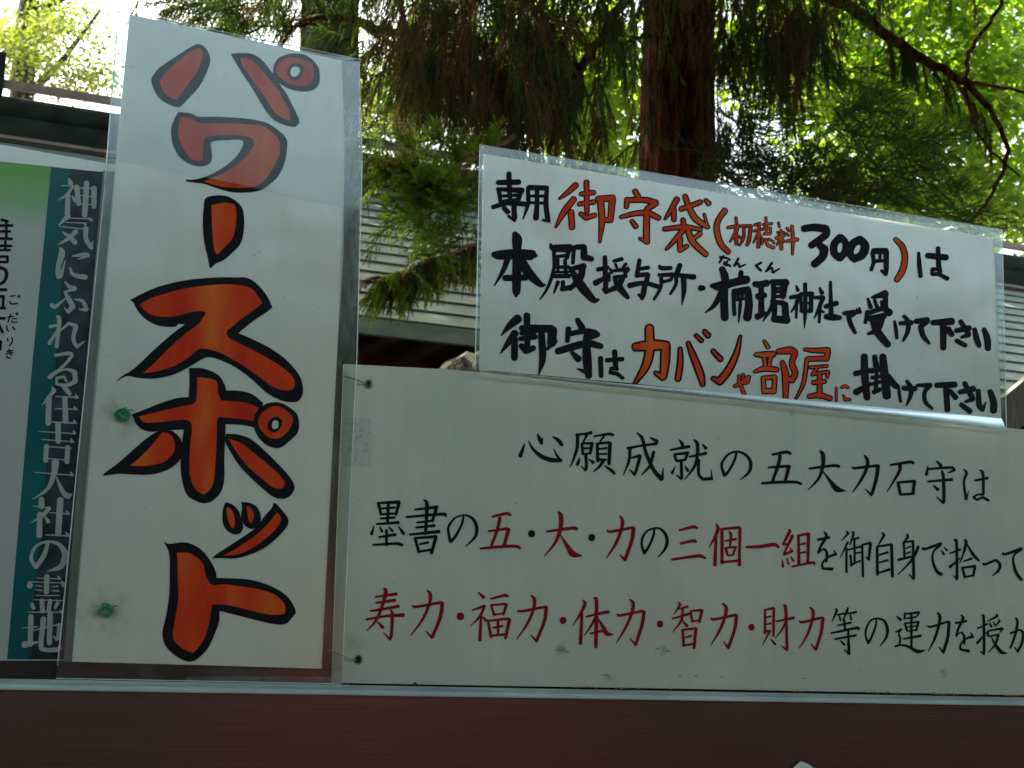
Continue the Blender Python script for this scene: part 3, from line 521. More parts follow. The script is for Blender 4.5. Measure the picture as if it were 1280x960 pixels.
for crop, ex, L_ in O:
    for s in L_: brush_char(crop, s, [M['ink'], M['orange']], upper, U_Y, outline=ex)

# ---- tall laminated sign at the left
tall = empty('laminated_sign', at(90, 835, L_Y)); tag(tall, 'tall narrow laminated sign with huge orange characters outlined in black', 'sign')
sheet('paper', [(162, 18), (290, 45), (427, 76), (431, 180), (429, 320), (421, 450), (412, 640), (402, 836), (240, 831), (90, 827), (98, 720), (118, 480), (140, 250)], L_Y, .0006, M['paper'], tall)
FL = L_Y-.0014
strip('film_margin', ((162, 18), (143, 230), (148, 14), (131, 230)), FL, M['film'], tall, wob=.0006)
strip('film_margin', ((143, 230), (90, 827), (131, 230), (72, 832)), FL, M['film'], tall, wob=.0006)
strip('film_margin', ((427, 76), (431, 200), (449, 77), (453, 200)), FL, M['film'], tall, wob=.0008)
strip('film_margin', ((431, 200), (421, 450), (453, 200), (446, 450)), FL, M['film'], tall, wob=.0008)
strip('film_margin', ((421, 450), (402, 836), (446, 450), (428, 838)), FL, M['film'], tall, wob=.0006)
strip('film_margin', ((72, 827), (428, 838), (70, 848), (427, 855)), FL, M['film'], tall, wob=.0006)
strip('film_margin', ((162, 18), (427, 76), (148, 13.5), (449, 74)), FL, M['film'], tall, wob=.001)
strip('film_overlap', ((149, 15), (448.5, 76), (134, 196), (452.5, 263)), L_Y-.0026, M['film3'], tall, wob=.0003, rim=False)  # added sheet; its haze lifts the upper sign like reflected glare
cA, cB, cC, cD, cF, cG = (180, 40, 5.3333), (180, 130, 5.818), (220, 230, 8), (140, 330, 4.923), (190, 600, 6.4), (190, 660, 5.3333)
cE = (120, 460, 4.923)
def big(crop, loops): poly_char(crop, loops, tall, L_Y)
big(cA, [(0, ["365 80 410 105 440 165 438 215 405 300 360 375 300 440 240 498 190 492 120 455 75 400 50 335 55 300 100 240 180 185 270 125 320 95"]),
 (1, ["372 105 392 135 385 190 350 270 300 340 250 410 215 452 165 430 125 390 108 340 120 300 170 245 240 185 310 130"]),
 (0, ["578 145 640 140 710 143 760 165 800 200 850 265 880 300 905 350 950 410 990 490 1025 560 1035 600 1010 630 960 625 890 600 840 560 790 490 720 370 665 290 620 215"]),
 (1, ["640 172 700 180 750 215 800 270 850 330 900 390 930 450 970 520 975 590 930 575 870 535 810 440 750 360 690 270 655 220"]),
 (0, ["870 210 900 172 960 147 1020 143 1080 155 1130 190 1165 240 1172 300 1165 350 1130 385 1070 396 1000 388 940 365 890 330 865 290 862 250", "1005 230 1035 235 1040 265 1015 295 985 295 975 270 985 240"]),
 (1, ["885 235 915 195 960 168 1020 172 1080 190 1120 215 1132 260 1128 310 1095 350 1040 358 970 345 920 315 890 280", "985 215 1040 210 1065 245 1055 290 1015 322 970 310 955 265 965 235"])])
big(cB, [(0, ["250 55 280 60 330 65 370 80 400 92 520 92 620 97 740 105 830 120 900 140 970 185 1035 250 1040 330 1025 420 980 520 920 580 850 625 760 642 640 640 540 615 440 580 370 572 305 562 310 548 360 550 440 530 530 490 620 430 680 370 715 310 722 270 690 260 600 262 520 268 485 280 490 330 495 390 480 430 430 452 370 448 310 425 260 385 220 320 200 250 197 180 215 120"]),
 (1, ["265 100 300 95 345 105 385 130 430 140 550 140 660 140 780 150 860 160 920 195 975 250 990 310 975 390 930 480 870 560 800 600 720 610 600 605 520 590 435 565 520 525 600 490 690 430 760 360 798 300 790 255 740 235 650 228 540 228 460 238 435 270 430 330 425 400 390 415 340 395 290 330 258 260 250 180"])])
big(cC, [(0, ["290 150 350 120 440 112 520 125 600 170 660 235 680 320 682 430 665 540 630 620 560 690 480 760 400 795 350 842 335 830 325 760 295 640 275 520 268 380 275 250"]),
 (1, ["355 210 430 195 490 185 550 195 585 212 603 290 600 400 585 480 560 550 480 640 410 705 385 660 370 560 360 400"])])
big(cD, [(0, ["110 222 200 175 300 135 450 100 620 83 760 82 830 85 890 120 950 190 988 265 960 290 870 350 778 425 860 460 960 510 1050 570 1120 640 1165 710 1175 790 1150 840 1100 850 1030 835 950 790 850 700 750 630 650 585 580 575 480 630 380 680 260 705 160 700 90 690 20 728 60 690 140 640 250 535 370 430 450 370 410 368 390 385 330 385 260 370 190 325 145 265 135 240"]),
 (1, ["172 250 230 215 320 185 450 150 600 130 730 125 850 145 900 200 925 240 870 285 800 335 740 385 710 410 715 450 760 475 850 520 950 575 1040 630 1110 690 1125 740 1110 770 1060 778 990 755 920 705 830 640 740 585 650 540 545 520 490 560 400 620 280 660 190 672 260 610 360 510 450 430 530 370 580 300 545 290 470 300 400 320 320 325 250 315 200 285"])])
big(cE, [(0, ["572 0 640 0 700 15 760 50 795 110 800 138 880 140 960 160 1030 215 1010 300 985 368 900 350 798 345 795 430 790 560 790 680 770 760 720 815 670 832 620 820 560 780 530 690 520 570 530 460 540 378 500 380 400 385 350 392 290 380 245 340 230 300 215 288 300 255 400 215 500 185 570 178 575 90"]),
 (1, ["622 55 700 65 745 85 750 150 770 200 850 205 930 215 1005 245 975 290 970 325 880 312 800 305 755 300 745 330 742 450 735 580 725 690 700 750 665 778 620 755 590 700 575 620 580 480 590 360 560 320 460 325 370 335 300 335 262 298 340 280 440 255 530 235 600 220 620 170"]),
 (0, ["1030 230 1080 212 1130 213 1180 235 1235 280 1250 340 1240 400 1190 450 1140 488 1090 490 1030 460 985 400 972 350 985 290", "1105 318 1125 330 1120 365 1095 378 1083 360 1088 330"]),
 (1, ["1050 255 1100 235 1150 245 1205 295 1208 340 1180 390 1130 430 1070 430 1025 395 1000 350 1005 300", "1110 298 1145 320 1140 360 1105 395 1065 385 1055 350 1075 315"]),
 (0, ["400 385 460 385 505 415 530 460 530 530 500 585 430 630 340 655 240 655 150 650 100 655 40 665 60 640 130 590 210 520 290 450 360 400"]),
 (1, ["410 395 450 405 480 440 485 500 455 550 400 585 310 602 210 602 270 550 330 490 380 430"]),
 (0, ["800 405 870 408 950 435 1040 510 1130 600 1200 680 1222 740 1190 790 1140 805 1080 785 980 700 890 610 830 520 795 450"]),
 (1, ["815 435 900 465 980 530 1060 595 1130 660 1162 710 1145 742 1090 735 1010 670 930 600 860 510"])])
big(cF, [(0, ["600 180 650 200 695 250 710 300 730 370 715 415 680 435 630 425 585 385 565 330 565 250 580 195"]),
 (1, ["605 215 640 245 660 300 662 350 650 392 625 360 605 300 597 240"]),
 (0, ["713 175 780 182 840 215 870 280 865 350 830 380 790 390 740 360 712 300 720 230"]),
 (1, ["757 208 790 225 812 265 812 310 790 345 772 320 765 260"]),
 (0, ["970 182 995 190 1040 240 1085 300 1090 350 1050 410 960 500 860 565 760 605 660 628 560 625 480 625 520 590 620 525 720 460 830 380 900 290 960 220"]),
 (1, ["1000 258 1035 310 1000 380 930 450 840 520 740 575 650 600 565 602 640 570 730 510 820 450 900 380 960 310"])])
big(cG, [(0, ["78 92 120 105 200 95 260 105 330 145 390 220 425 290 430 332 520 335 620 340 720 360 830 405 910 465 958 550 940 590 890 640 810 640 720 620 600 590 450 552 448 620 420 700 380 790 330 850 280 885 230 888 170 860 110 810 75 750 72 680 95 580 115 440 118 300 118 200 105 140"]),
 (1, ["165 165 240 165 300 195 340 240 360 320 400 378 480 375 600 390 720 410 820 445 885 510 885 572 820 580 720 565 600 535 480 510 400 510 390 580 370 680 330 770 275 832 215 810 165 770 140 720 155 600 175 480 172 340 170 220"])])

# ---- printed poster panel behind it
post = empty('poster_panel', at(40, 830, P_Y)); tag(post, 'green and teal printed poster panel with pale vertical lettering at the left edge', 'poster')
sheet('panel', [(-140, 156), (150, 208), (92, 826), (-140, 826)], P_Y, .006, M['poster'], post)
sheet('white_border', [(-140, 156), (150, 207), (149, 217), (0, 202), (-140, 183)], P_Y-.0008, .0006, M['paper'], post)
sheet('teal_band', [(64, 208), (90, 211), (72, 500), (36, 824), (9, 824), (40, 460)], P_Y-.0004, .0003, M['teal'], post)
sheet('dark_band', [(88, 211), (129, 215), (106, 480), (81, 824), (35, 824), (66, 500)], P_Y-.0008, .0003, M['dark_photo'], post)
sheet('edge_trim', [(129, 213), (144, 215), (121, 480), (90, 827), (80, 827), (106, 480)], P_Y-.004, .004, M['trim'], post)
WP = M['white_print']; PY2 = P_Y-.001
for crop, L_ in [((60, 215, 6), [
 "160 55 20 170 85 40/105 103 6 190 103 8/185 110 20 140 170 20 80 210 6/150 170 34 145 310 38/180 180 10 205 215 30/215 110 38 230 240 34/230 120 8 350 125 10/345 120 40 345 260 34/290 80 38 275 325 40/240 175 6 340 185 6/235 240 8 340 245 8",
 "130 310 14 150 330 40 80 400 6/140 345 6 300 350 8/300 345 8 325 360 26/140 378 6 260 383 8 280 390 24/85 408 6 290 430 8/285 420 36 285 500 34 320 560 34/325 570 26 335 520 6/110 450 8 165 490 34 205 530 34/210 445 34 150 500 26 75 545 6",
 "90 570 14 105 610 46 75 720 34 85 780 50/95 780 30 130 665 6/180 630 8 270 620 32 300 625 30/300 630 20 225 655 6/165 720 14 190 770 26 280 790 38"]),
 ((50, 345, 6), [
 "185 40 6 220 80 24 260 95 34/255 100 18 185 120 16 220 180 36 245 230 40 210 270 26/205 265 16 180 235 6/90 220 34 110 235 26 190 170 8/260 175 8 320 190 26 350 250 30/345 255 24 295 250 10",
 "125 305 14 145 330 30 125 530 26/75 380 24 130 370 16 150 380 14/150 380 14 70 505 26/140 420 8 215 355 20 270 375 32 250 470 28 275 530 26 335 490 8",
 "115 595 20 220 580 26 240 600 24/240 600 24 170 680 20 70 760 30/90 740 8 190 700 14 260 720 36 265 790 34 200 820 26 125 810 18 125 765 18 180 755 16 200 790 16"]),
 ((30, 480, 4.8), [
 "170 20 10 180 40 26 110 125 5/150 80 30 145 235 34/225 10 10 250 30 26 275 60 22/190 75 5 320 80 8/310 62 6 318 80 20/245 85 30 250 225 32/190 148 5 320 152 7/300 135 6 310 150 18/170 228 6 315 235 8/300 215 6 305 232 20",
 "205 240 32 205 345 30/90 285 4 310 298 6/298 278 6 302 295 20/105 333 4 300 347 6/282 328 6 288 345 20/135 372 28 130 460 28/140 375 5 280 385 7/262 380 28 258 468 28/135 445 5 260 458 5",
 "188 470 44 180 540 32 140 630 20 55 690 4/65 530 4 300 548 6/278 528 6 290 547 20/195 560 6 235 650 28 265 675 32 285 660 8",
 "105 690 32 105 735 34/55 733 4 150 742 6/150 745 24 110 790 22 45 830 4/95 780 30 92 910 34/125 795 8 145 825 24/218 695 38 205 900 34/155 772 4 275 780 6/130 905 5 275 912 7/255 762 6 265 778 18/250 890 6 262 908 20"]),
 ((20, 660, 4.8), [
 "190 90 20 170 160 26 120 235 26/120 235 26 90 180 20 120 110 16 190 82 14 260 100 22 300 160 40 270 230 30 190 260 5",
 "125 300 4 260 305 5/250 290 6 262 303 18/85 340 34 80 350 30/75 322 4 290 330 6/275 318 6 285 345 24/185 290 30 182 385 30/120 345 5 155 350 8/120 370 5 155 375 8/215 352 5 250 350 10/215 375 5 255 378 10/120 405 4 260 405 6/105 430 4 280 436 6/155 435 26 160 500 28/205 435 24 195 500 26/95 455 20 105 480 22/250 450 22 235 480 16/75 505 5 280 505 7/265 490 6 272 505 20",
 "90 530 30 85 700 30/40 600 4 125 592 8/50 700 40 130 685 8/165 545 32 150 700 28 170 730 24 255 730 28/260 725 24 265 690 6/205 520 32 200 690 30/105 615 5 250 580 8 265 580 20/260 580 24 255 660 26/245 670 18 225 650 6"])]:
    for s in L_: brush_char(crop, s, WP, post, PY2)
cV = (0, 260, 4.8)
for s in ["-40 80 14 -60 200 14/10 70 16 45 80 16/-30 105 14 75 105 14/-30 140 14 60 140 14/-30 182 14 72 185 14/38 75 14 38 180 14",
 "-60 225 14 68 228 14/32 200 14 32 250 14/-60 252 12 60 252 12/-20 292 12 45 290 14/45 290 14 45 325 14/45 325 12 -20 322 12",
 "0 355 16 30 370 18 40 400 20 25 440 18 0 455 16/-20 400 14 0 355 14",
 "-60 490 16 38 490 16/-30 530 14 22 530 16/20 530 16 18 595 14/-60 600 14 30 600 14", "-60 660 16 28 662 16/-10 690 14 15 745 16", "-50 800 14 5 800 14/5 800 14 0 850 14",
 "62 530 6 90 525 6/58 560 6 70 575 7 105 572 6/108 528 5 112 540 5/115 522 5 120 534 5",
 "45 655 6 80 650 6/65 635 6 48 685 6/75 665 6 100 663 6/70 678 6 80 686 6 100 683 6/95 630 5 100 642 5/103 628 5 108 640 5",
 "42 705 6 42 730 7 52 738 6/75 710 6 90 730 7", "45 780 6 48 800 6/70 775 6 74 800 7 55 828 5", "40 860 6 75 855 6/38 873 6 78 868 6/55 845 6 68 885 7/40 885 6 45 900 6 65 900 6"]:
    brush_char(cV, s, M['print_black'], post, P_Y)

# ---- steel bar, posts, ties
bar = empty('steel_rail', at(640, 900, 0)); tag(bar, 'wide brushed stainless steel rail under the signs, dark and reflecting red', 'rail')
zt = at(640, 872, 0)[2]
LIPZ = float(at(640, 860.5, -.012)[2])
def railbox():
    X0, X1 = at(0, 870, 0)[0]-1.0, at(1280, 880, 0)[0]+1.2
    lipz = float(at(640, 860.5, -.012)[2]); ang = 0.0
    prof = [(.05, lipz-.004), (-.0205, lipz-.004), (-.0205, lipz-.22), (.05, lipz-.22)]
    tp = [(-.008, lipz+.0005), (-.012, lipz+.0005), (-.0175, lipz-.0015), (-.0225, lipz-.006), (-.0245, lipz-.0105), (-.0245, lipz-.0125), (-.0215, lipz-.0125), (-.0215, lipz-.0038), (-.008, lipz-.0038)]
    MB().box(X0, X1, .008, .03, lipz-.02, lipz+.022).build('back_channel', M['darkwood'], bar)  # added dark strip, blocks light through the gap under the board
    V2 = [(x, y, z) for x in (X0, X1) for (y, z) in tp]; k2 = len(tp)
    mesh('top_trim', V2, [(i, (i+1) % k2, k2+(i+1) % k2, k2+i) for i in range(k2)]+[tuple(range(k2))[::-1], tuple(range(k2, 2*k2))], M['alu'], bar)  # lip of the rail, painted pale for the sky gleam
    V = []; F = []; n = len(prof)
    for x in (X0, X1):
        for (y, z) in prof: V.append((x, y, z))
    for i in range(n): F.append((i, (i+1) % n, n+(i+1) % n, n+i))
    F += [tuple(range(n))[::-1], tuple(range(n, 2*n))]
    mesh('rail_body', V, F, M['steel'], bar)
railbox()
slatp = empty('wooden_post', at(418, 850, .03)); tag(slatp, 'dark wooden post in the gap between the tall sign and painted board', 'post')
a = at(400, 858, .02); b_ = at(474, 460, .02)
MB().box(a[0]-.02, b_[0]+.0, .014, .07, .2, float(at(452, 461, .02)[2])).build('post_body', M['darkwood'], slatp)
bat = empty('wooden_batten', at(200, 840, .02)); tag(bat, 'dark wooden batten behind the lower edge of the tall sign', 'batten')
MB().box(float(at(-150, 845, 0)[0]), a[0]-.022, .014, .05, float(at(100, 853, 0)[2])-.03, float(at(100, 812, 0)[2])).build('batten_body', M['darkwood'], bat)
metal_shelf = sheet('lower_panel', [(232, 846), (437, 846), (437, 858), (232, 856)], .004, .003, M['dull_metal']); tag(metal_shelf, 'thin strip of grey metal panel below the tall sign on the steel rail', 'metal strip')
def tie(pix, Y, rad, label):
    t = empty('wire_tie', at(pix[0][0], pix[0][1], Y)); tag(t, label, 'wire tie')
    pts = [at(p[0], p[1], Y-(p[2] if len(p) > 2 else 0)) for p in pix]
    q = catmull([tuple(p) for p in pts], 6)
    MB().tube(q, rad, 6).build('wire', M['wire'], t, smooth=True); return t
tie([(428, 470, .006), (436, 472, .007), (446, 475, .006), (456, 479, .004), (460, 481, -.004)], B_Y, .00095, 'green wire tie through the upper grommet of the painted board')
tie([(411, 812, .007), (424, 818, .008), (436, 823, .006), (446, 825, -.002)], B_Y, .0006, 'thin green wire tie through the lower grommet of the painted board')
def knot(cx, cy, label, n, seed):
    rr = random.Random(seed); t = empty('wire_knot', at(cx, cy, L_Y)); tag(t, label, 'wire knot')
    a_ = rr.uniform(-.9, .2); MB().tube(catmull([tuple(at(cx+math.cos(a_)*d_, cy+math.sin(a_)*d_+.02*d_*d_, L_Y-.003-.0006*d_)) for d_ in (0, 6, 12, 17)], 4), .0009, 6).build('wire_end', M['wire'], t, smooth=True)
    for k in range(n):
        ph = rr.random()*6; pts = []
        for i in range(8):
            q = ph+i*.9; r = 9.5*(.35+.65*rr.random()); pts.append(tuple(at(cx+r*math.cos(q)*1.1, cy+r*math.sin(q)*.9, L_Y-.003-.004*rr.random())))
        MB().tube(catmull(pts, 4), .0010, 6).build('wire', M['wire'], t, smooth=True)
knot(153, 517, 'upper of two green wire knots, beside a left tip of orange lettering', 6, 3)
knot(133, 762, 'lower of two green wire knots, with loose end in brown stain', 4, 8)
V = MB(); rr = random.Random(4)
for k in range(95):
    px = rr.choice([rr.gauss(1000, 7), rr.gauss(1117, 12), rr.gauss(1175, 14), rr.uniform(690, 850), rr.uniform(1080, 1275), rr.gauss(1265, 5)])
    s = rr.uniform(.0012, .0042); p = at(px, 862, -.014); p[2] = LIPZ+.0012+s*.45
    q = [p+np.array([rr.uniform(-1, 1), rr.uniform(-1, 1), rr.uniform(-.2, 1)])*s for _ in range(5)]
    V.add(q, [(0, 1, 2), (0, 2, 3), (0, 3, 4), (1, 4, 2), (2, 4, 3), (0, 4, 1)])
o = V.build('rust_crumbs', M['crumb']); tag(o, 'orange crumbs of debris lying along the top of the steel rail under the board', 'debris', kind='stuff')
p0 = at(519, 857, -.008)
o = sheet('bark_chip', [(515, 861), (516, 855), (519, 852.5), (523, 856), (524, 861)], -.007, .002, M['darkwood']); tag(o, 'small dark chip standing on the steel rail under the red characters', 'wood chip')
V = []; F = []
for i, (x, y, yy) in enumerate([(985, 985, -.024), (990, 961, -.026), (1001, 951.5, -.030), (1010, 955, -.028), (1020, 962, -.026), (1026, 985, -.024), (1004, 965, -.036)]): V.append(at(x, y, yy))
F = [(0, 1, 6), (1, 2, 6), (2, 3, 6), (3, 4, 6), (4, 5, 6), (0, 6, 5)]
o = mesh('paper_scrap', V, F, M['scrap']); tag(o, 'pale crumpled paper scrap stuck low on the steel rail at the bottom edge', 'scrap')

# ================================================================ the place behind the signs
GX = 90
g = mesh('ground', [(-400, -400, 0), (400, -400, 0), (400, 800, 0), (-400, 800, 0)], [(0, 1, 2, 3)], M['ground']); g['kind'] = 'structure'
# ---- shrine hall with the copper roof
EY, RY = 9.0, 13.0
eave_z = float(at(450, 398, EY)[2]); rid_z = float(at(450, 236, RY)[2])
hall = empty('shrine_hall', (4, 11, 0)); tag(hall, 'low shrine hall with grey-green copper roof in long courses, dark under the eave', 'shrine building')
HX0, HX1 = -9.0, 16.0
NC = 14; slope = (rid_z-eave_z)/(RY-EY); nrm = np.array([0, -slope, 1])/math.hypot(slope, 1); along = np.array([0, 1, slope])
proto = None
for k in range(NC):
    a0 = k/NC*(RY-EY); a1 = (k+1)/NC*(RY-EY)+.05
    lo = np.array([0, EY+a0, eave_z+slope*a0]); hi = np.array([0, EY+a1, eave_z+slope*a1])
    if proto is None:
        V = []
        for x in (HX0, HX1):
            for (p, t) in ((lo, .022), (lo, .030), (hi, .006), (hi, -.002)):
                q = p+nrm*t; V.append((x, q[1]-EY, q[2]-eave_z))
        F = [(0, 4, 5, 1), (1, 5, 6, 2), (2, 6, 7, 3), (3, 7, 4, 0), (0, 1, 2, 3), (4, 7, 6, 5)]
        me = bpy.data.meshes.new('roof_course'); me.from_pydata(V, [], F); me.materials.append(M['copper']); proto = me
    o = bpy.data.objects.new('roof_course', proto); COL.objects.link(o); o.parent = hall
    o.location = Vector((rng.uniform(-.3, .3), lo[1], lo[2]))-Vector(hall.location)
b = MB(); th = .02
V = []
for x in (HX0, HX1):
    for (p, t) in (((0, EY-.02, eave_z-.0), -.03), ((0, RY+4.2, eave_z-.0), -.03)): V.append((x, p[1], p[2]))
MB().add([(HX0, EY+.03, eave_z-.01), (HX1, EY+.03, eave_z-.01), (HX1, RY, rid_z-.03), (HX0, RY, rid_z-.03), (HX0, RY+4, eave_z), (HX1, RY+4, eave_z)],
         [(0, 1, 2, 3), (3, 2, 5, 4), (0, 3, 4), (1, 5, 2), (0, 4, 5, 1)]).build('roof_body', M['darkwood'], hall)
MB().box(HX0, HX1, EY-.03, EY+.04, eave_z-.12, eave_z+.006).build('fascia', M['copper'], hall)
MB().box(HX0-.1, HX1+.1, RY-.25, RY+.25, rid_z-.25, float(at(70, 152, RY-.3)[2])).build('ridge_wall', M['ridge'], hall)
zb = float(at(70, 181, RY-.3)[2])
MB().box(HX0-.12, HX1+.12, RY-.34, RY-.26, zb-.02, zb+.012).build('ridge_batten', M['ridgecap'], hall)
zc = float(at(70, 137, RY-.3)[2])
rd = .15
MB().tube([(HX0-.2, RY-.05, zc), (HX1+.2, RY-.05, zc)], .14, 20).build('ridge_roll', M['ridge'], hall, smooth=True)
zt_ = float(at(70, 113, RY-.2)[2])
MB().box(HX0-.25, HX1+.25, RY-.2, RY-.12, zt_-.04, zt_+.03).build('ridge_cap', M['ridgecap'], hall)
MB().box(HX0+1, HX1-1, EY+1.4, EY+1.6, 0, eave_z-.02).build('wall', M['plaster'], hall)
for k in range(11):
    x = HX0+1.2+k*2.2; MB().tube([(x, EY+1.2, 0), (x, EY+1.2, eave_z-.05)], .13, 14).build('pillar', M['darkwood'], hall, smooth=True)
zr = float(at(520, 440, EY+1.3)[2])
MB().box(HX0+1, HX1-1, EY+1.3, EY+1.36, zr-.2, zr-.02).build('red_rail', M['deep_red'], hall)
for k in range(60):
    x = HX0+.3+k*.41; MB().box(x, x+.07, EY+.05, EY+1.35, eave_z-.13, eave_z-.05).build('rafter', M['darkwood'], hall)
# small roof end at the far right
beam = empty('roof_barge_board', at(1290, 480, 5)); tag(beam, 'dark wooden barge board rising right, past the right edge of hand-written sign', 'barge board')
pa, pb = at(1256, 514, 5), at(1420, 376, 5)
V = []
for (p, dz) in ((pa, 0), (pb, 0), (pb, .085), (pa, .085)):
    for y in (0, .06): V.append((p[0], 5+y, p[2]+dz))
MB().add(V, [(0, 2, 3, 1), (2, 4, 5, 3), (4, 6, 7, 5), (6, 0, 1, 7), (0, 6, 4, 2), (1, 3, 5, 7)]).build('board', M['darkwood'], beam)
V = []
for (p, dz, dy) in ((pa, -.22, .1), (pb, -.22, .1), (pb, -.03, .1), (pa, -.03, .1)):
    for y in (0, .05): V.append((p[0], 5.1+y, p[2]+dz))
MB().add(V, [(0, 2, 3, 1), (2, 4, 5, 3), (4, 6, 7, 5), (6, 0, 1, 7), (0, 6, 4, 2), (1, 3, 5, 7)]).build('lower_board', M['darkwood'], beam)
# boulder behind the board
def boulder():
    import bmesh
    bm = bmesh.new(); bmesh.ops.create_icosphere(bm, subdivisions=5, radius=1)
    from mathutils import noise
    for v in bm.verts:
        d = v.co.normalized(); v.co = d*(1+.28*noise.noise(d*1.6)+.12*noise.noise(d*5)+.05*noise.noise(d*14))
        v.co.x *= .62; v.co.y *= .5; v.co.z *= .9
    me = bpy.data.meshes.new('boulder'); bm.to_mesh(me); bm.free(); return link('boulder', me, M['stone'], None, True)
bo = boulder(); c = at(628, 470, 4.2); bo.location = (c[0]+.16, 4.4, c[2]-.72)
tag(bo, 'mossy stone peeping over the painted board beside the hand-written sign', 'stone')
bs = MB().box(bo.location.x-.7, bo.location.x+.7, 3.9, 4.9, 0, bo.location.z-.5).build('stone_plinth', M['stone']); tag(bs, 'stone plinth carrying the mossy standing stone', 'plinth')

# ---------------------------------------------------------------- trees
def trunk(pts, rads, mat, parent, ridges=.035, n=40, seed=1, name='trunk'):
    r_ = np.random.default_rng(seed); q = catmull([tuple(p) for p in pts], 14); rr_ = np.interp(np.linspace(0, 1, len(q)), np.linspace(0, 1, len(rads)), rads)
    ph = r_.uniform(0, 6.28, 6); fr = r_.integers(5, 17, 6)
    V = []; F = []
    for i, p in enumerate(q):
        for k in range(n):
            a = 2*math.pi*k/n; d = 1+ridges*sum(math.sin(fr[j]*a+ph[j]+.25*math.sin(i*.4+j)) for j in range(6))*.5+r_.uniform(-.012, .012)
            V.append((p[0]+rr_[i]*d*math.cos(a), p[1]+rr_[i]*d*math.sin(a), p[2]))
    for i in range(len(q)-1):
        for k in range(n): F.append((i*n+k, i*n+(k+1) % n, (i+1)*n+(k+1) % n, (i+1)*n+k))
    return mesh(name, V, F, mat, parent, smooth=True)
def limb(pix, rads, mat, parent, name='limb', seed=0):
    """pix: (px, py, Y) places along the branch"""
    pts = [tuple(P(x, y, Y)) for x, y, Y in pix]; q = catmull(pts, 6)
    q = q + np.random.default_rng(seed).normal(0, .006, q.shape)
    rr_ = np.interp(np.linspace(0, 1, len(q)), np.linspace(0, 1, len(rads)), rads)
    return MB().tube(q, list(rr_), 8).build(name, mat, parent, smooth=True)
def tri_mesh(name, V, F, mat, parent, tint, dry=None):
    me = bpy.data.meshes.new(name); nv = len(V); nf = len(F)
    me.vertices.add(nv); me.vertices.foreach_set('co', np.asarray(V, np.float32).ravel())
    k = F.shape[1]
    me.loops.add(nf*k); me.loops.foreach_set('vertex_index', F.astype(np.int32).ravel())
    me.polygons.add(nf); me.polygons.foreach_set('loop_start', np.arange(0, nf*k, k, dtype=np.int32)); me.polygons.foreach_set('loop_total', np.full(nf, k, np.int32))
    a = me.attributes.new('tint', 'FLOAT', 'POINT'); a.data.foreach_set('value', np.asarray(tint, np.float32))
    if dry is not None:
        a = me.attributes.new('dry', 'FLOAT', 'POINT'); a.data.foreach_set('value', np.asarray(dry, np.float32))
    me.update(); me.validate()
    return link(name, me, mat, parent)
def in_ellipses(regs, n, r_):
    """random places in the listed image regions (cx, cy, rx, ry, weight, Ynear, Yfar)"""
    wts = np.array([q[4] for q in regs], float); wts /= wts.sum(); ix = r_.choice(len(regs), n, p=wts); Q = np.array([q for q in regs])[ix]
    a = r_.uniform(0, 2*np.pi, n); rr_ = np.sqrt(r_.uniform(0, 1, n))
    px = Q[:, 0]+Q[:, 2]*rr_*np.cos(a); py = Q[:, 1]+Q[:, 3]*rr_*np.sin(a); Y = r_.uniform(Q[:, 5], Q[:, 6])
    d = fw+((px-640)/FPX)[:, None]*rt+((480-py)/FPX)[:, None]*up; t = (Y-CAM[1])/d[:, 1]
    return CAM+d*t[:, None], Q
def shoots(base, direc, length, r_, needles=34, nl=.02, nw=.0026, droop=.5, spread=.9, cw=.0022):
    """cedar shoots: every shoot an arching axis covered with short curved needles"""
    n = len(base); m = needles
    direc = direc/np.linalg.norm(direc, axis=1)[:, None]
    t = (np.arange(m)/m)[None, :]+r_.uniform(0, 1/m, (n, m))
    g_ = np.array([0, 0, -1.0])
    ax = base[:, None, :]+direc[:, None, :]*(t*length[:, None])[..., None]+g_*((t**2)*length[:, None]*droop)[..., None]
    tg = direc[:, None, :]+g_*(2*t*droop)[..., None]; tg /= np.linalg.norm(tg, axis=2)[..., None]
    rnd = r_.normal(size=(n, m, 3)); rnd -= tg*(rnd*tg).sum(2)[..., None]; rnd /= np.linalg.norm(rnd, axis=2)[..., None]
    nd = tg*.75+rnd*spread; nd /= np.linalg.norm(nd, axis=2)[..., None]
    L_ = nl*r_.uniform(.7, 1.3, (n, m))*(1.1-.6*t)
    side = np.cross(nd, r_.normal(size=(n, m, 3))); side /= np.linalg.norm(side, axis=2)[..., None]
    a = ax-side*nw; b_ = ax+side*nw; c_ = ax+nd*L_[..., None]
    V = np.stack([a, b_, c_], 2).reshape(-1, 3); F = np.arange(len(V)).reshape(-1, 3)
    # thin stem strip along each shoot
    s = 6; ts = np.linspace(0, 1, s)[None, :]*np.ones((n, 1))
    sa = base[:, None, :]+direc[:, None, :]*(ts*length[:, None])[..., None]+g_*((ts**2)*length[:, None]*droop)[..., None]
    sw = np.cross(direc, r_.normal(size=(n, 3))); sw /= np.linalg.norm(sw, axis=1)[:, None]
    A = sa-sw[:, None, :]*cw*(1.15-ts)[..., None]; B = sa+sw[:, None, :]*cw*(1.15-ts)[..., None]
    SV = np.stack([A, B], 2).reshape(-1, 3); idx = (np.arange(n)[:, None]*2*s+2*np.arange(s-1)[None, :]).ravel()
    SF = np.concatenate([np.stack([idx, idx+1, idx+3], 1), np.stack([idx, idx+3, idx+2], 1)])
    F = np.concatenate([F, SF+len(V)]); V2 = np.concatenate([V, SV])
    return V2, F, n, m, s
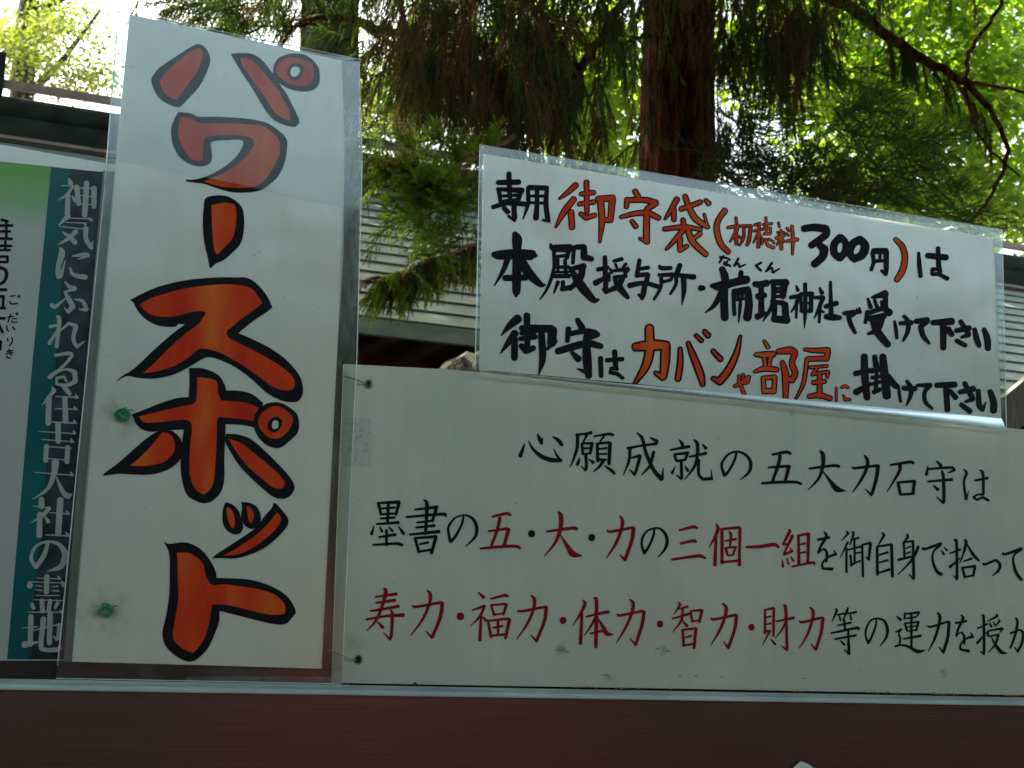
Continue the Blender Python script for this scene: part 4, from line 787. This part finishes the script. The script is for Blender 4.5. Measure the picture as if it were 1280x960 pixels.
def cedar_crown(parent, regs, n, seed, length=(.18, .4), updir=(0, 0, -1), jitter=.55, needles=34, nl=.032, nw=.0042, droop=.5, dry=.2, tint=(.2, .8), name='crown', sprays=7):
    r_ = np.random.default_rng(seed)
    C, Q = in_ellipses(regs, max(1, n//sprays), r_)
    k = len(C); D0 = np.array(updir)+r_.normal(0, jitter, (k, 3)); D0 /= np.linalg.norm(D0, axis=1)[:, None]
    base = np.repeat(C, sprays, 0)+np.repeat(D0, sprays, 0)*np.tile(np.linspace(0, .30, sprays), k)[:, None]*r_.uniform(.6, 1.2, (k*sprays, 1))
    D = np.repeat(D0, sprays, 0)+r_.normal(0, .45, (k*sprays, 3))
    Ln = r_.uniform(*length, k*sprays)
    V, F, n_, m, s = shoots(base, D, Ln, r_, needles, nl, nw, droop)
    tg = np.repeat(r_.uniform(*tint, k), sprays)+r_.normal(0, .1, n_); dr = np.repeat((r_.uniform(0, 1, k) < dry)*r_.uniform(.5, 1, k), sprays)
    T = np.concatenate([np.repeat(tg, m*3), np.repeat(tg*.3, 2*s)]); Dd = np.concatenate([np.repeat(dr, m*3), np.full(n_*2*s, .9)])
    return tri_mesh(name, V, F, M['cedar'], parent, np.clip(T, 0, 1), np.clip(Dd, 0, 1))
def fronds(parent, regs, nf, seed, rach=(.25, .5), nsh=14, slen=(.1, .2), rdir=(0, 0, -1), jitter=.5, sdir=(0, 0, -.5), side=.7, droop=.25, dry=.2, tint=(.2, .8), nl=.016, nw=.0022, needles=40, cw=.0035, name='crown', lines=None, mat='cedar'):
    """cedar fronds: a twig with finger-like shoots set along both of its sides"""
    r_ = np.random.default_rng(seed)
    if lines is None:
        C, Q = in_ellipses(regs, nf, r_); D0 = np.array(rdir)+r_.normal(0, jitter, (nf, 3)); D0 /= np.linalg.norm(D0, axis=1)[:, None]
        RL = r_.uniform(*rach, nf)
    else:
        q = np.concatenate([catmull([tuple(P(*p)) for p in ln], 30) for ln in lines]); ix = r_.integers(0, len(q)-1, nf)
        C = q[ix]; tg = q[np.minimum(ix+1, len(q)-1)]-q[ix]; tg /= (np.linalg.norm(tg, axis=1)[:, None]+1e-6)
        D0 = np.array(rdir)+tg*.3+r_.normal(0, jitter, (nf, 3)); D0 /= np.linalg.norm(D0, axis=1)[:, None]; RL = r_.uniform(*rach, nf)
    sv = np.cross(D0, np.array([.2, -1., .1])+r_.normal(0, .35, (nf, 3))); sv /= np.linalg.norm(sv, axis=1)[:, None]
    t = np.linspace(.05, 1, nsh)[None, :]*np.ones((nf, 1)); sg = np.where(np.arange(nsh) % 2 == 0, 1., -1.)[None, :]*np.ones((nf, 1))
    base = C[:, None, :]+D0[:, None, :]*(t*RL[:, None])[..., None]+np.array([0, 0, -1.])*(t**2*RL[:, None]*.18)[..., None]
    D = D0[:, None, :]*.7+sv[:, None, :]*(sg*side*(1.1-.7*t))[..., None]+np.array(sdir)+r_.normal(0, .16, (nf, nsh, 3))
    Ln = r_.uniform(*slen, (nf, nsh))*(1.15-.5*t)
    V, F, n_, m, s = shoots(base.reshape(-1, 3), D.reshape(-1, 3), Ln.ravel(), r_, needles, nl, nw, droop, .55, cw)
    tf = np.clip(np.repeat(r_.uniform(*tint, nf), nsh)+r_.normal(0, .12, n_), 0, 1); dr = np.repeat((r_.uniform(0, 1, nf) < dry)*r_.uniform(.5, 1, nf), nsh)
    T = np.concatenate([np.repeat(tf, m*3), np.repeat(tf*.6, 2*s)]); Dd = np.concatenate([np.repeat(dr, m*3), np.repeat(np.clip(dr+.15, 0, 1), 2*s)])
    # the twigs themselves
    k = 5; tt = np.linspace(0, 1, k)[None, :]*np.ones((nf, 1)); rc = C[:, None, :]+D0[:, None, :]*(tt*RL[:, None])[..., None]+np.array([0, 0, -1.])*(tt**2*RL[:, None]*.18)[..., None]
    TV = []; 
    w_ = .0035*(1.3-tt)[..., None]; A_ = rc-np.array([1., 0, 0])*w_; B_ = rc+np.array([1., 0, 0])*w_; G_ = rc-np.array([0, 1., 0])*w_
    TV = np.stack([A_, B_, G_], 2).reshape(-1, 3); i0 = (np.arange(nf)[:, None]*3*k+3*np.arange(k-1)[None, :]).ravel(); TF = []
    for (p_, q_) in ((0, 1), (1, 2), (2, 0)): TF += [np.stack([i0+p_, i0+q_, i0+q_+3], 1), np.stack([i0+p_, i0+q_+3, i0+p_+3], 1)]
    TF = np.concatenate(TF)+len(V)
    return tri_mesh(name, np.concatenate([V, TV]), np.concatenate([F, TF]), M[mat], parent, np.concatenate([T, np.full(len(TV), .1)]), np.concatenate([Dd, np.full(len(TV), .95)]))
def leaf_crown(parent, regs, n, seed, size=.075, mat='broad', tint=(0, 1), clump=26, spread=.32, name='crown', flat=.6):
    """broad leaves in sprays, each leaf two folded triangles pairs"""
    r_ = np.random.default_rng(seed); C, Q = in_ellipses(regs, max(1, n//clump), r_); k = len(C)
    base = np.repeat(C, clump, 0)+r_.normal(0, 1, (k*clump, 3))*spread*np.array([1, 1, .55]); N_ = len(base)
    d = r_.normal(0, 1, (N_, 3)); d[:, 2] = d[:, 2]*.5-.35; d /= np.linalg.norm(d, axis=1)[:, None]
    upv = np.array([0, 0, 1.0])+r_.normal(0, flat, (N_, 3)); sd_ = np.cross(d, upv); sd_ /= np.linalg.norm(sd_, axis=1)[:, None]; nn = np.cross(sd_, d)
    L_ = size*r_.uniform(.7, 1.3, N_)[:, None]; W = L_*.27
    p0 = base; p1 = base+d*L_*.42+sd_*W+nn*L_*.09; p2 = base+d*L_; p3 = base+d*L_*.42-sd_*W+nn*L_*.09
    V = np.stack([p0, p1, p2, p3], 1).reshape(-1, 3); i0 = np.arange(N_)*4
    F = np.concatenate([np.stack([i0, i0+1, i0+2], 1), np.stack([i0, i0+2, i0+3], 1)])
    T = np.repeat(np.clip(np.repeat(r_.uniform(*tint, k), clump)+r_.normal(0, .15, N_), 0, 1), 4)
    return tri_mesh(name, V, F, M[mat], parent, T)

CAN = (-16, 20, -9, 7.9, 8.8, 11.5, 75000)  # extents and card count of the added shading canopy
HED = 3.35  # height of the added greenery that dims the lower signs
BACK = 30000  # leaf count of the added light-blocking back trees
# main cedar, trunk between the signs and the hall
TY = 5.2
c1 = empty('cedar_tree', (float(at(845, 210, TY)[0]), TY, 0)); tag(c1, 'red-brown cedar rising behind the hand-written sign, dark sprays hanging either side', 'cedar tree')
b0 = P(845, 210, TY); b1 = P(848, 0, TY); rr0 = .5*(at(885, 210, TY)[0]-at(805, 210, TY)[0])*.97
dv = (b1-b0)/(b1.z-b0.z)
pts = [b0+dv*(z-b0.z) for z in (0, .8, 1.8, b0.z, b1.z, b1.z+2, b1.z+5)]
trunk(pts, [rr0*1.6, rr0*1.15, rr0*1.05, rr0*1.02, rr0*.97, rr0*.85, rr0*.6], M['bark'], c1, seed=3, ridges=.045)
limb([(850, -60, 5.1), (785, 0, 4.8), (740, 62, 4.5), (710, 117, 4.3), (687, 190, 4.15)], [.035, .028, .024, .018, .012], M['bark'], c1, seed=1)
limb([(870, -80, 5.3), (960, -20, 5.3), (1045, 0, 5.2), (1130, 60, 5.0), (1200, 100, 4.9), (1236, 135, 4.8), (1258, 190, 4.7), (1238, 245, 4.6), (1215, 275, 4.6)], [.05, .042, .036, .032, .024, .018, .014, .01, .008], M['bark'], c1, seed=2)
limb([(1203, 100, 4.9), (1245, 108, 4.9), (1300, 122, 4.9)], [.014, .011, .008], M['bark'], c1, seed=3)
limb([(1262, -30, 4.9), (1245, 15, 4.9), (1215, 58, 4.9), (1205, 100, 4.9)], [.012, .012, .013, .014], M['bark'], c1, seed=4)
limb([(1205, 110, 4.9), (1225, 170, 4.7), (1275, 222, 4.5)], [.014, .01, .006], M['bark'], c1, seed=5)
limb([(830, 40, 5.2), (800, 46, 5.1), (775, 60, 4.9)], [.018, .012, .006], M['bark'], c1, seed=6)
limb([(880, 190, 5.2), (930, 235, 4.8), (1000, 262, 4.4)], [.02, .014, .008], M['bark'], c1, seed=7)
fronds(c1, [(600, 40, 90, 70, 5, 3.8, 5.0), (650, 90, 55, 75, 3, 3.9, 5.0), (545, 10, 60, 30, 1.5, 3.8, 4.8), (700, 20, 60, 35, 1, 3.9, 4.8)], 330, 21, rach=(.15, .4), nsh=12, slen=(.1, .22), sdir=(0, 0, -.9), side=.45, dry=.6, tint=(0, .35), droop=.5)
fronds(c1, [(715, 120, 35, 60, 1, 4.0, 4.8), (790, 30, 40, 30, .9, 4.3, 5.0), (765, 175, 35, 25, .5, 4, 4.8)], 34, 22, rach=(.12, .3), slen=(.08, .18), sdir=(0, 0, -.8), dry=.4, tint=(0, .5), droop=.4)
fronds(c1, [(950, 15, 75, 40, 4.5, 4.2, 5.2), (1000, 30, 45, 35, 1.6, 4.2, 5.2), (905, 90, 28, 70, 1.0, 4.5, 5.6), (978, 100, 16, 40, .5, 4.4, 5.2)], 125, 23, rach=(.15, .35), slen=(.1, .2), sdir=(0, 0, -.9), side=.4, dry=.6, tint=(0, .3), droop=.5)
fronds(c1, [(930, 215, 70, 40, 3.2, 4.4, 5.6), (905, 150, 30, 60, 1.3, 4.4, 5.6), (1030, 110, 45, 50, .8, 4.4, 5.4), (1010, 240, 60, 30, 1.5, 4.4, 5.4)], 150, 27, rach=(.2, .4), slen=(.08, .18), rdir=(.3, -.4, -.1), jitter=.6, sdir=(0, 0, .2), droop=.1, dry=.15, tint=(0, .4))
fronds(c1, [(1090, 190, 80, 30, 2, 4.0, 5.0), (1050, 150, 60, 30, 1.1, 4.0, 5.0), (1060, 245, 100, 25, 2.2, 4.0, 5.0), (1150, 250, 80, 30, 1.2, 4.2, 4.9)], 85, 24, rach=(.2, .4), slen=(.1, .2), rdir=(.8, -.2, .1), jitter=.35, sdir=(0, 0, .1), side=.5, droop=.1, dry=.06, tint=(.05, .6))
fronds(c1, None, 30, 25, rach=(.08, .2), slen=(.07, .15), rdir=(0, -.1, -.9), jitter=.3, sdir=(0, 0, -.8), side=.4, dry=.3, tint=(0, .3), lines=[[(1110, 45, 5.0), (1150, 72, 4.95), (1205, 110, 4.9), (1240, 160, 4.8)]])
fronds(c1, [(660, -110, 240, 90, 2, 3.8, 5.6), (1000, -110, 220, 90, 2, 4.2, 5.8)], 330, 26, rach=(.2, .5), slen=(.15, .3), dry=.25, tint=(0, .5), needles=22, nw=.004, nl=.024)
# unseen leaf-card canopy added overhead to shade the signs and the ground
def shade_canopy(parent, x0, x1, y0, y1, z0, z1, n, seed, size=.42):
    r_ = np.random.default_rng(seed); k = n//30
    C = np.stack([r_.uniform(x0, x1, k), r_.uniform(y0, y1, k), r_.uniform(z0, z1, k)], 1)
    C = C[~((np.abs(C[:, 0]+.6) < 1.2) & (C[:, 1] > 5.6) & (C[:, 1] < 7.5))]; k = len(C)  # gap shaped to let sun through to the green twigs
    base = np.repeat(C, 30, 0)+r_.normal(0, 1, (k*30, 3))*np.array([.75, .75, .4]); base[:, 2] = np.maximum(base[:, 2], z0+.25+r_.uniform(0, .3, len(base))); N_ = len(base)
    d = r_.normal(0, 1, (N_, 3)); d[:, 2] = d[:, 2]*.4-.2; d /= np.linalg.norm(d, axis=1)[:, None]; sd_ = np.cross(d, np.array([0, 0, 1.])+r_.normal(0, .5, (N_, 3))); sd_ /= np.linalg.norm(sd_, axis=1)[:, None]
    V = np.stack([base, base+d*size*.5+sd_*size*.24, base+d*size, base+d*size*.5-sd_*size*.24], 1).reshape(-1, 3); i0 = np.arange(N_)*4
    return tri_mesh('upper_crown', V, np.stack([i0, i0+1, i0+2, i0+3], 1), M['cedar'], parent, r_.uniform(0, .6, N_*4))
shade_canopy(c1, CAN[0], CAN[1], CAN[2], CAN[3], CAN[4], CAN[5], CAN[6], 61)
shade_canopy(c1, -12, 13, 12.6, 16.6, 11.6, 13, 14000, 62)  # second unseen canopy, added to shade the roof

fronds(c1, [(800, 60, 26, 60, 1, 5.0, 5.6), (812, 140, 14, 40, .5, 5.0, 5.4)], 7, 28, rach=(.15, .3), slen=(.08, .16), sdir=(0, 0, -.8), dry=.5, tint=(0, .4), droop=.4)
shade_canopy(c1, .9, 3.2, 8.0, 10.0, 9.3, 10.6, 3000, 63, size=.22)  # small unseen canopy, added to shade the main trunk

# second cedar, grey trunk at the upper left
c2 = empty('cedar_tree', (float(at(412, 60, 8)[0]), 8, 0)); tag(c2, 'grey-green cedar trunk above the tall sign, with green drooping twigs over the roof', 'cedar tree')
q0 = P(412, 80, 8); q1 = P(414, -100, 8); r1 = .5*float(at(449, 40, 8)[0]-at(376, 40, 8)[0])*.97
dv = (q1-q0)/(q1.z-q0.z)
trunk([q0+dv*(z-q0.z) for z in (0, 2, 4, q0.z, q1.z+.5, q1.z+3)], [r1*1.3, r1*1.1, r1*1.05, r1, r1*.9, r1*.7], M['bark2'], c2, seed=9)
limb([(350, 60, 5.6), (375, 28, 5.5), (430, 22, 5.2), (475, 38, 5.0), (525, 42, 4.9), (565, 30, 4.9), (597, -5, 5.0)], [.008, .014, .018, .022, .024, .026, .03], M['bark'], c2, seed=11)
limb([(455, 195, 3.4), (480, 215, 3.4), (510, 226, 3.4), (550, 218, 3.4), (585, 200, 3.5), (640, 170, 3.8)], [.004, .006, .008, .009, .010, .012], M['twig'], c2, seed=12)
limb([(470, 352, 3.0), (510, 335, 3.0), (548, 322, 3.05), (590, 306, 3.1), (650, 285, 3.3)], [.002, .0035, .005, .006, .008], M['twig'], c2, seed=13, name='twig')
limb([(300, 45, 5.4), (330, 35, 5.4), (400, 30, 5.3)], [.004, .006, .008], M['bark'], c2, seed=14, name='twig')
limb([(495, 120, 4.5), (530, 97, 4.4), (556, 92, 4.4)], [.006, .008, .01], M['twig'], c2, seed=15, name='twig')
G2 = dict(nl=.016, nw=.0017, needles=46, cw=.0022, mat='cedar_green')
fronds(c2, None, 84, 31, rach=(.06, .14), nsh=11, slen=(.05, .1), rdir=(-.5, -.3, .1), jitter=.5, sdir=(-.1, 0, .1), side=.8, droop=.1, dry=.05, tint=(.35, 1), lines=[[(480, 215, 3.4), (510, 226, 3.4), (550, 218, 3.4), (585, 200, 3.5), (620, 180, 3.7)], [(520, 215, 3.3), (560, 250, 3.3), (610, 262, 3.4)], [(500, 190, 3.4), (560, 175, 3.5)]], **G2)
fronds(c2, [(560, 270, 40, 34, 2, 3.2, 3.6), (520, 262, 30, 20, 1, 3.2, 3.5)], 40, 36, rach=(.08, .16), nsh=11, slen=(.05, .1), rdir=(-.6, -.2, -.3), jitter=.35, sdir=(0, 0, -.1), side=.7, droop=.15, dry=.05, tint=(.3, .9), **G2)
fronds(c2, None, 80, 32, rach=(.05, .12), nsh=9, slen=(.05, .11), rdir=(-.35, -.2, -.6), jitter=.25, sdir=(-.25, 0, -.5), side=.35, droop=.35, dry=.3, tint=(.45, 1), lines=[[(478, 350, 3.0), (510, 335, 3.0), (548, 322, 3.05), (600, 304, 3.15)]], **G2)
G3 = dict(nl=.014, nw=.002, needles=40, cw=.0026)
fronds(c2, [(470, 175, 40, 36, 2, 4.0, 5.0), (500, 110, 60, 24, 1, 4.2, 5.2), (475, 60, 50, 20, 1.2, 4.4, 5.4), (520, 60, 40, 25, 1, 4, 5)], 62, 33, rach=(.12, .28), slen=(.07, .15), rdir=(-.4, -.1, -.3), jitter=.5, side=.7, dry=.1, tint=(.15, .8), **G3)
fronds(c2, [(262, 8, 48, 12, 2, 5.0, 5.8), (350, 14, 60, 16, 2, 5.0, 5.8), (310, 40, 50, 8, .4, 5.0, 5.8)], 52, 34, rach=(.1, .22), slen=(.06, .14), rdir=(-.6, -.1, -.15), jitter=.4, side=.7, dry=.15, tint=(.05, .6), **G3)
fronds(c2, [(350, -70, 180, 55, 2, 5, 9)], 90, 35, rach=(.2, .5), slen=(.15, .3), dry=.1, tint=(.1, .6), needles=22, nw=.004, nl=.024)

# broad-leaved trees beyond the roof
def broad_tree(cx, cy, Y, label, regs, n, seed, size, **k):
    p = at(cx, cy, Y); t = empty('broadleaf_tree', (float(p[0]), Y, 0)); tag(t, label, 'tree', 'broad-leaved trees beyond the shrine roof')
    trunk([(p[0], Y, 0), (p[0]+.2, Y, 3), (p[0]-.1, Y+.1, p[2]), (p[0]+.1, Y, p[2]+2)], [.34, .26, .17, .08], M['bark2'], t, seed=seed)
    r_ = random.Random(seed)
    for j in range(5):
        z = p[2]-1.5+j*.7; a = r_.uniform(0, 6.28); L1 = r_.uniform(1.2, 2.2)
        MB().tube([(p[0], Y, z), (p[0]+math.cos(a)*L1*.5, Y+math.sin(a)*L1*.5, z+.5), (p[0]+math.cos(a)*L1, Y+math.sin(a)*L1, z+1.2)], [.08, .05, .02], 7).build('limb', M['bark2'], t, smooth=True)
    leaf_crown(t, regs, n, seed, size, **k); return t
broad_tree(1130, 80, 17, 'yellow-green broad-leaved tree filling the upper right corner, sun coming through its leaves',
    [(1160, 60, 150, 95, 5, 15, 19), (1240, 160, 90, 110, 4, 15, 19), (1090, 170, 90, 90, 3, 15.5, 19), (1000, 60, 60, 90, 1.6, 15.5, 19), (1240, -60, 190, 70, 3, 15, 19), (1180, 260, 130, 40, 2, 15, 18)], 21000, 41, .19, spread=.36)
broad_tree(760, 100, 18, 'light green broad-leaved tree between slanting dark branch and red-brown trunk',
    [(750, 90, 55, 60, 3, 16, 19), (720, 140, 50, 60, 2.6, 16, 19), (770, 195, 50, 30, 1.2, 16, 19), (690, 60, 60, 60, 1.2, 16, 19), (740, -60, 140, 60, 2, 16, 20), (900, 70, 40, 60, 1, 16, 19)], 6500, 42, .19, spread=.34, tint=(.3, 1))
broad_tree(520, 120, 20, 'pale yellow-green tree beyond the roof just right of the tall sign',
    [(480, 115, 60, 40, 3, 18, 21), (540, 110, 50, 30, 2, 18, 21), (470, 165, 50, 35, 1.6, 18, 21), (560, 60, 60, 40, 1.4, 18, 21), (610, 150, 50, 40, 1, 18, 21), (500, -40, 120, 60, 1.5, 18, 22)], 9000, 43, .10, mat='pale', spread=.3, tint=(.3, 1))
broad_tree(40, 60, 22, 'loose pale green tree against white sky in the upper left corner',
    [(30, 40, 45, 28, 3, 20, 24), (75, 20, 40, 22, 1.6, 20, 24), (60, 88, 60, 18, 1.5, 20, 24), (115, 60, 25, 50, 1.7, 20, 24), (15, 62, 35, 20, 1.6, 20, 24), (110, 105, 40, 12, 1.1, 20, 24), (-60, 30, 60, 70, 2, 20, 24)], 6500, 44, .09, spread=.2, clump=20, mat='pale', tint=(.3, 1))
# finial at the very left edge of the ridge
MB().box(float(at(-9, 95, RY)[0]), float(at(4, 95, RY)[0]), RY-.25, RY+.1, zt_-.1, float(at(0, 76, RY)[2])).build('ridge_finial', M['ridge'], hall)

# ---------------------------------------------------------------- what stands behind the photographer (fence mirrored in steel; greenery added to block skylight)
FEN = -3.1
gate = empty('shrine_fence', (1, FEN, 0)); tag(gate, 'dark red shrine fence with dark boards behind the photographer', 'fence')
for k in range(12):
    x = -8+k*1.6; MB().box(x-.09, x+.09, FEN-.1, FEN+.08, 0, 1.95).build('post', M['deep_red'], gate)
MB().box(-9, 11, FEN-.04, FEN+.04, 1.5, 1.62).build('rail', M['deep_red'], gate)
for (xa, xb, m_) in ((-9, 1.25, 'darkwood'), (1.25, 2.5, 'old_red'), (2.5, 3.45, 'darkwood'), (3.45, 11, 'deep_red')):
    MB().box(xa, xb, FEN-.16, FEN-.11, 0, 1.85).build('boards', M[m_], gate)
hd = empty('hedge', (1, FEN-1, 0)); tag(hd, 'tall dark clipped hedge standing behind the dark red fence', 'hedge')  # unseen foliage wall, added to darken the signs towards the bottom
for (x, s) in [(-7, 51), (-4, 52), (-1, 53), (2, 54), (5, 55), (8, 56)]:
    MB().tube([(x, FEN-1, 0), (x+.05, FEN-1, 1.2), (x, FEN-1, 2.2)], [.07, .05, .02], 8).build('stem', M['bark2'], hd)
r_ = np.random.default_rng(77); N_ = 36000
base = np.stack([r_.uniform(-10, 12, N_), FEN-.4-r_.uniform(0, 1, N_)**1.5*1.2, r_.uniform(.05, HED, N_)+r_.normal(0, .05, N_)], 1)
d = r_.normal(0, 1, (N_, 3)); d /= np.linalg.norm(d, axis=1)[:, None]; sd_ = np.cross(d, r_.normal(size=(N_, 3))); sd_ /= np.linalg.norm(sd_, axis=1)[:, None]
V = np.stack([base, base+d*.07+sd_*.045, base+d*.15, base+d*.07-sd_*.045], 1).reshape(-1, 3); i0 = np.arange(N_)*4
tri_mesh('foliage', V, np.stack([i0, i0+1, i0+2, i0+3], 1), M['cedar'], hd, np.repeat(r_.uniform(0, .6, N_), 4))
for (x, y, s) in ((-11, -11, 71), (-4.5, -12, 72), (2, -11.5, 73), (8.5, -12, 74), (15, -11, 75)):  # added out of view to close off low skylight on the signs
    t = empty('broadleaf_tree', (x, y, 0)); tag(t, 'dark green broad-leaved tree behind the hedge', 'tree', 'trees behind the hedge')
    trunk([(x, y, 0), (x+.2, y, 3), (x, y, 7)], [.3, .24, .12], M['bark2'], t, seed=s, name='trunk')
    r_ = np.random.default_rng(s); k = BACK//5//24
    C = np.stack([r_.uniform(x-3.4, x+3.4, k), r_.uniform(y-1.5, y+2, k), r_.uniform(1.0, 5.4, k)], 1); base = np.repeat(C, 24, 0)+r_.normal(0, .35, (k*24, 3)); N_ = len(base)
    d = r_.normal(0, 1, (N_, 3)); d /= np.linalg.norm(d, axis=1)[:, None]; sd_ = np.cross(d, r_.normal(size=(N_, 3))); sd_ /= np.linalg.norm(sd_, axis=1)[:, None]
    V = np.stack([base, base+d*.12+sd_*.08, base+d*.27, base+d*.12-sd_*.08], 1).reshape(-1, 3); i0 = np.arange(N_)*4
    tri_mesh('crown', V, np.stack([i0, i0+1, i0+2, i0+3], 1), M['cedar'], t, np.repeat(r_.uniform(0, .6, N_), 4))
